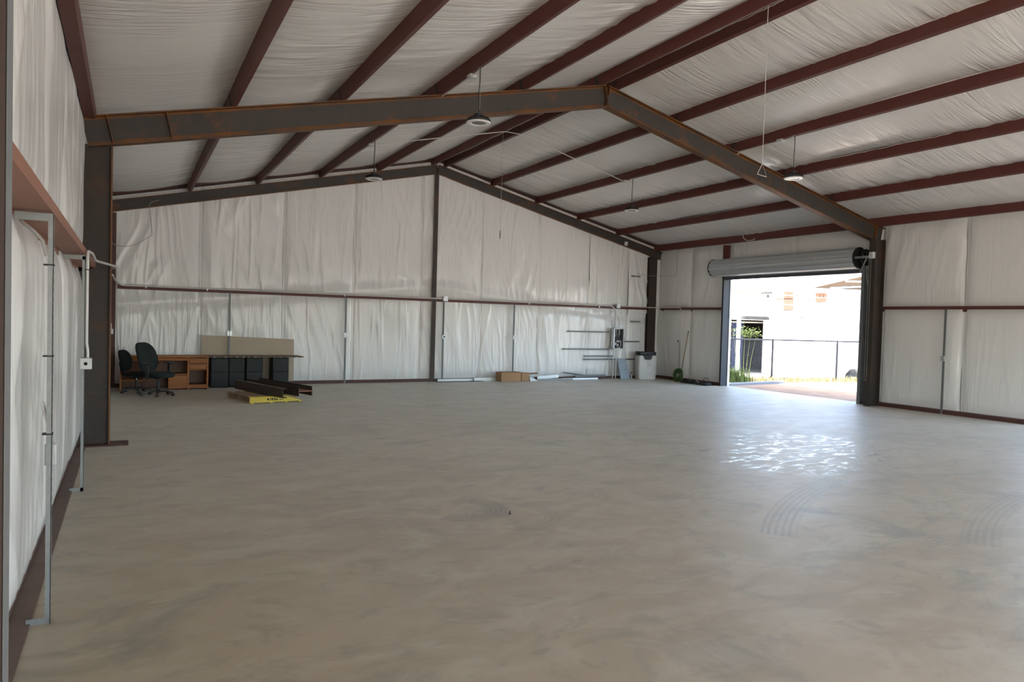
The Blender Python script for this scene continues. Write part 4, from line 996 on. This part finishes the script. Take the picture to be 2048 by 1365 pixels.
# neighbour building
t = thing('neighbour_building', 'white metal building with a dark open bay beyond the fence', 'building', F(4, 10, -.5))
mb = MB(); fbox(mb, -16, 3.66, 9, 9.2, -.5, 3.66); part('wall', mb, 'white_paint', t)
mb = MB(); fbox(mb, 5.64, 16, 9, 9.2, -.5, 3.66); part('wall', mb, 'white_paint', t)
mb = MB(); fbox(mb, 3.66, 5.64, 9, 9.2, 2.13, 3.66); part('lintel_panel', mb, 'white_paint', t)
mb = MB(); fbox(mb, 4.15, 4.245, 8.97, 9.2, -.5, 2.13); part('bay_post', mb, 'white_paint', t)
mb = MB(); fbox(mb, -16, 16, 8.7, 9.25, 3.66, 3.72); part('gutter', mb, 'galv_light', t)
mb = MB(); mb.ext([(8.75, 3.72), (8.75, 3.78), (15, 4.9), (15, 4.84)], FP - FE*16, FN, (0, 0, 1), FE*32); part('roof', mb, 'white_paint', t)
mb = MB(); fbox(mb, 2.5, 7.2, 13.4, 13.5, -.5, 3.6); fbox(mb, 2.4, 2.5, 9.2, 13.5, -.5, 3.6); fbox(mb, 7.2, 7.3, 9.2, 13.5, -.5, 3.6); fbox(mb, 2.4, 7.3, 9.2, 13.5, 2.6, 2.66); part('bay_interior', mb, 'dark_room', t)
mb = MB()
for k in range(12): fbox(mb, 4.30+k*.11, 4.36+k*.11, 8.72, 9.0, 2.17, 2.32); 
fbox(mb, 4.28, 5.66, 8.74, 9.0, 2.16, 2.30); part('bay_awning', mb, 'awning', t)
mb = MB(); fbox(mb, 3.5, 6.2, 9.6, 9.7, 1.99, 2.06); part('bay_beam', mb, 'pale_wire', t)
t = thing('shop_crate', 'blue crate inside the dark bay beyond the fence', 'crate', F(4.6, 10.3, -.5))
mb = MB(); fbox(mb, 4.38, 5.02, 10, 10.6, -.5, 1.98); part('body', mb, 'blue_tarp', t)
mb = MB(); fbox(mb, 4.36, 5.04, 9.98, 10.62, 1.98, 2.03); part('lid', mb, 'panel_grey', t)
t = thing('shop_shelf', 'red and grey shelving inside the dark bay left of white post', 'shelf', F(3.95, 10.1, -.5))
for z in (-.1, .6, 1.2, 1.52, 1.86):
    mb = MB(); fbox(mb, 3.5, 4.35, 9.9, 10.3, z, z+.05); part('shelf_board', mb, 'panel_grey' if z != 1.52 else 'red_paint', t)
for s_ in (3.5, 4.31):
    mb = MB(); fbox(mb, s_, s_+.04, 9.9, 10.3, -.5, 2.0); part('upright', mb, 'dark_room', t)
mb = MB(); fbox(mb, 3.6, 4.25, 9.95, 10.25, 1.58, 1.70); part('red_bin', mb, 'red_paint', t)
t = thing('wall_lamp', 'small gooseneck lamp on the white building wall', 'lamp', F(5.55, 8.85, 3.25))
part('arm', MB().tube([F(5.25, 8.9, 3.46), F(5.4, 8.8, 3.50), F(5.62, 8.75, 3.50), F(6.05, 8.9, 3.54)], .028, 8), 'awning', t, smooth=50)
part('shade', MB().lathe([(.03, .14), (.07, .05), (.075, 0), (.06, -.02)], F(5.58, 8.8, 3.29), 16), 'awning', t, smooth=50)

# stacked cartons behind the fence
def yard_box(s0, s1, z0, z1, mat, label, marks=(), c=3.0):
    t = thing('shipping_carton', label, 'carton', F((s0+s1)/2, c+.4, z0), 0, 'cartons stacked beyond the fence')
    g_ = .008
    mb = MB(); fbox(mb, s0+g_, s1-g_, c, c+.8, z0+.004, z1-.004); part('body', mb, mat, t)
    mb = MB(); fbox(mb, s0+g_, s1-g_, c-.004, c, (z0+z1)/2-.02, (z0+z1)/2+.02); part('tape', mb, 'box_pale', t)
    for m in marks:
        mb = MB()
        if m[0] == 'up':
            fbox(mb, m[1]-.012, m[1]+.012, c-.008, c-.004, m[2], m[2]+.13); fbox(mb, m[1]-.035, m[1]+.035, c-.008, c-.004, m[2], m[2]+.022)
        else:
            fbox(mb, m[1], m[3], c-.008, c-.004, m[2], m[2]+.022)
        part('printed_mark', mb, 'ink_brown', t)
cols = [2.44, 3.45, 4.47, 5.5, 6.6]
ROW = ['bottom', 'lower', 'middle', 'upper', 'top']
CN = ['far left', 'second', 'third', 'far right']
for j in range(4):
    zs = [-.5, .2, .9, 1.6, 2.22, 2.88]
    for i in range(5):
        if i == 4 and j == 0: continue
        yard_box(cols[j], cols[j+1], zs[i], zs[i+1], 'box_pale', f'pale carton in {ROW[i]} row, {CN[j]} column of the stack beyond fence')
yard_box(2.45, 2.89, 2.22, 2.50, 'box_pale', 'small pale carton under the two peach cartons')
yard_box(2.45, 2.89, 2.51, 2.955, 'box_peach', 'peach carton below the one with an up arrow')
yard_box(2.45, 2.89, 2.965, 3.26, 'box_peach', 'peach carton with one dark up arrow atop the stack', (('up', 2.66, 3.06), ('bar', 2.47, 2.975, 2.85)))
yard_box(2.905, 3.43, 2.24, 3.26, 'box_pale', 'tall pale carton right of the two peach cartons', (('up', 3.05, 3.10),))
yard_box(3.47, 3.95, 2.89, 3.26, 'box_pale', 'pale carton on top, left of the twin arrow carton', (('bar', 3.50, 2.94, 3.88), ('bar', 3.62, 3.10, 3.70)))
yard_box(3.955, 4.46, 2.89, 3.26, 'box_peach', 'peach carton with twin dark up arrows on top of stack', (('up', 4.13, 3.08), ('up', 4.30, 3.08)))

# canopy at upper right
t = thing('yard_canopy', 'open canopy roof with tan underside above the cartons', 'canopy', F(6.5, 5.5, -.5))
mb = MB(); mb.ext([(3.3, 3.42), (10.5, 5.2), (10.5, 5.26), (3.3, 3.48)], FP + FN*2.6, FE, (0, 0, 1), FN*5.5); part('roof_sheet', mb, 'tin_tan', t)
mb = MB(); mb.ext([(3.3, 3.40), (10.5, 5.15), (10.5, 5.34), (3.3, 3.54)], FP + FN*2.45, FE, (0, 0, 1), FN*.12); part('fascia_beam', mb, 'white_paint', t)
mb = MB(); fbox(mb, 2.4, 11, 2.5, 2.6, 3.30, 3.42); part('tie_beam', mb, 'white_paint', t)
mb = MB(); mb.ext([(3.5, 3.42), (10.5, 3.42), (10.5, 5.14), (3.5, 3.46)], FP + FN*2.62, FE, (0, 0, 1), FN*.04); part('gable_panel', mb, 'tan_panel', t)
for (a, b) in (((4.3, 3.42), (6.9, 3.62)), ((5.0, 3.72), (8.5, 3.80))):
    mb = MB(); mb.ext([a, b, (b[0], b[1]+.06), (a[0], a[1]+.06)], FP + FN*2.56, FE, (0, 0, 1), FN*.05); part('truss_web', mb, 'white_paint', t)
for c in (3.6, 5.0, 6.6):
    mb = MB(); mb.ext([(3.6, 3.40), (10.4, 5.06), (10.4, 5.16), (3.6, 3.48)], FP + FN*c, FE, (0, 0, 1), FN*.08); part('roof_rafter', mb, 'white_paint', t)
for s_ in (8.1, 10.6):
    mb = MB(); fbox(mb, s_, s_+.12, 2.48, 2.62, -.5, 3.42); part('canopy_post', mb, 'white_paint', t)

# parked white van behind the fence
t = thing('parked_van', 'white van parked close behind the wire fence', 'van', F(5.0, 1.9, -.5))
sil = [(2.45, -.22), (2.42, .25), (2.55, .58), (3.25, .74), (3.62, 1.02), (4.02, 1.62), (4.30, 1.78), (7.6, 1.80), (7.72, 1.5), (7.75, -.22), (7.05, -.22), (6.95, .05), (6.65, .20), (6.35, .05), (6.25, -.22), (4.86, -.22), (4.78, .08), (4.62, .23), (4.42, .28), (4.22, .23), (4.06, .08), (3.98, -.22)]
part('body', MB().ext(sil, FP + FN*1.2, FE, (0, 0, 1), FN*1.7), 'white_paint', t, smooth=30)
for s_ in (4.42, 6.65):
    w_ = part('wheel', MB().cyl(F(s_, 1.22, -.19), F(s_, 1.44, -.19), .31, 24), 'tire', t, smooth=40)
    part('hub_cap', MB().cyl(F(s_, 1.205, -.19), F(s_, 1.222, -.19), .15, 18), 'galv', w_, smooth=40)
mb = MB(); mb.ext([(3.72, 1.02), (4.06, 1.55), (4.5, 1.62), (4.5, 1.02)], FP + FN*1.19, FE, (0, 0, 1), FN*.012); part('side_window', mb, 'galv_light', t)
for (a, b, z0, z1) in ((4.50, 4.508, .1, 1.7), (5.45, 5.458, .1, 1.7)):
    mb = MB(); fbox(mb, a, b, 1.194, 1.2, z0, z1); part('door_seam', mb, 'awning', t)
mb = MB(); fbox(mb, 4.58, 4.74, 1.17, 1.2, .86, .90); part('door_handle', mb, 'awning', t)

# curb, planks, bush, grass
mb = MB(); a, b = Vector((16.15, 15.90, 0)), Vector((19.45, 16.45, 0)); d = (b-a).normalized(); n_ = Vector((-d.y, d.x, 0))
mb.ext([(0, -.12), (.14, -.12), (.14, -.02), (.12, 0), (.02, 0), (0, -.02)], a, n_, (0, 0, 1), b-a)
solo('concrete_curb', mb, 'concrete_curb', 'low grey concrete curb outside the left door jamb', 'curb')
for i, (s_, c, l, rz, lab) in enumerate(((-.62, -.75, .75, .05, 'orange brown plank lying in grass, left one'), (.12, -.62, .55, -.04, 'orange brown plank lying in grass near the fence post'))):
    p = F(s_, c, -.123); q = p + (FE*math.cos(rz) + FN*math.sin(rz))*l
    solo('lumber_plank', MB().ext([(0, 0), (.10, 0), (.10, .04), (0, .04)], p, FN, (0, 0, 1), q-p), 'broom_wood', lab, 'plank', 'planks in the grass')
def blades(n, region, h0, h1, mat, name, label, lean=.35, wdt=.012):
    mb = MB()
    for _ in range(n):
        s_, c, z = region(); h = random.uniform(h0, h1); a = random.uniform(0, 6.28); l = random.uniform(0, lean)*h
        p = F(s_, c, z); u = Vector((math.cos(a), math.sin(a), 0))*wdt; tp = p + Vector((l*math.cos(a+1.3), l*math.sin(a+1.3), h)); m = p + Vector((l*.3*math.cos(a+1.3), l*.3*math.sin(a+1.3), h*.6))
        mb.add([p-u, p+u, m+u*.7, tp, m-u*.7], [(0, 1, 2, 4), (4, 2, 3)])
    a = np.array(mb.v); o = part(name, mb, mat, None, fix=False)
    return tag(o, label, 'grass', None, 'stuff')
blades(2600, lambda: (random.uniform(-3.2, 4.2), random.gauss(-.15, .28), -.125), .05, .22, 'grass_b', 'dry_grass', 'dry yellowish grass growing along the fence foot')
blades(700, lambda: (random.gauss(-2.0, .35), random.gauss(-.35, .22), -.125), .12, .55, 'grass_a', 'green_weeds', 'tall green weeds at the fence beside the left jamb', .5, .02)
t = thing('leafy_bush', 'leafy green bush rising above the fence rail', 'bush', F(-.75, .55, -.5))
mb = MB()
for k in range(5): mb.tube([F(-.75+.08*k-.2, .55, -.5), F(-.75+.15*k-.35, .55, .6), F(-.75+.24*k-.5, .55, 1.62)], [.012, .009, .004], 5)
part('stems', mb, 'grass_a', t)
mb = MB()
for _ in range(520):
    p = F(random.gauss(-.72, .30), random.gauss(.55, .10), random.gauss(1.56, .10)); a = random.uniform(0, 6.28); u = Vector((math.cos(a), math.sin(a)*.6, random.uniform(-.5, .5)))*.045; v_ = Vector((-math.sin(a)*.5, math.cos(a), random.uniform(-.4, .6)))*.022
    mb.add([p-u, p+v_, p+u, p-v_], [(0, 1, 2, 3)])
part('foliage', mb, 'grass_a', t, fix=False)['kind'] = 'stuff'
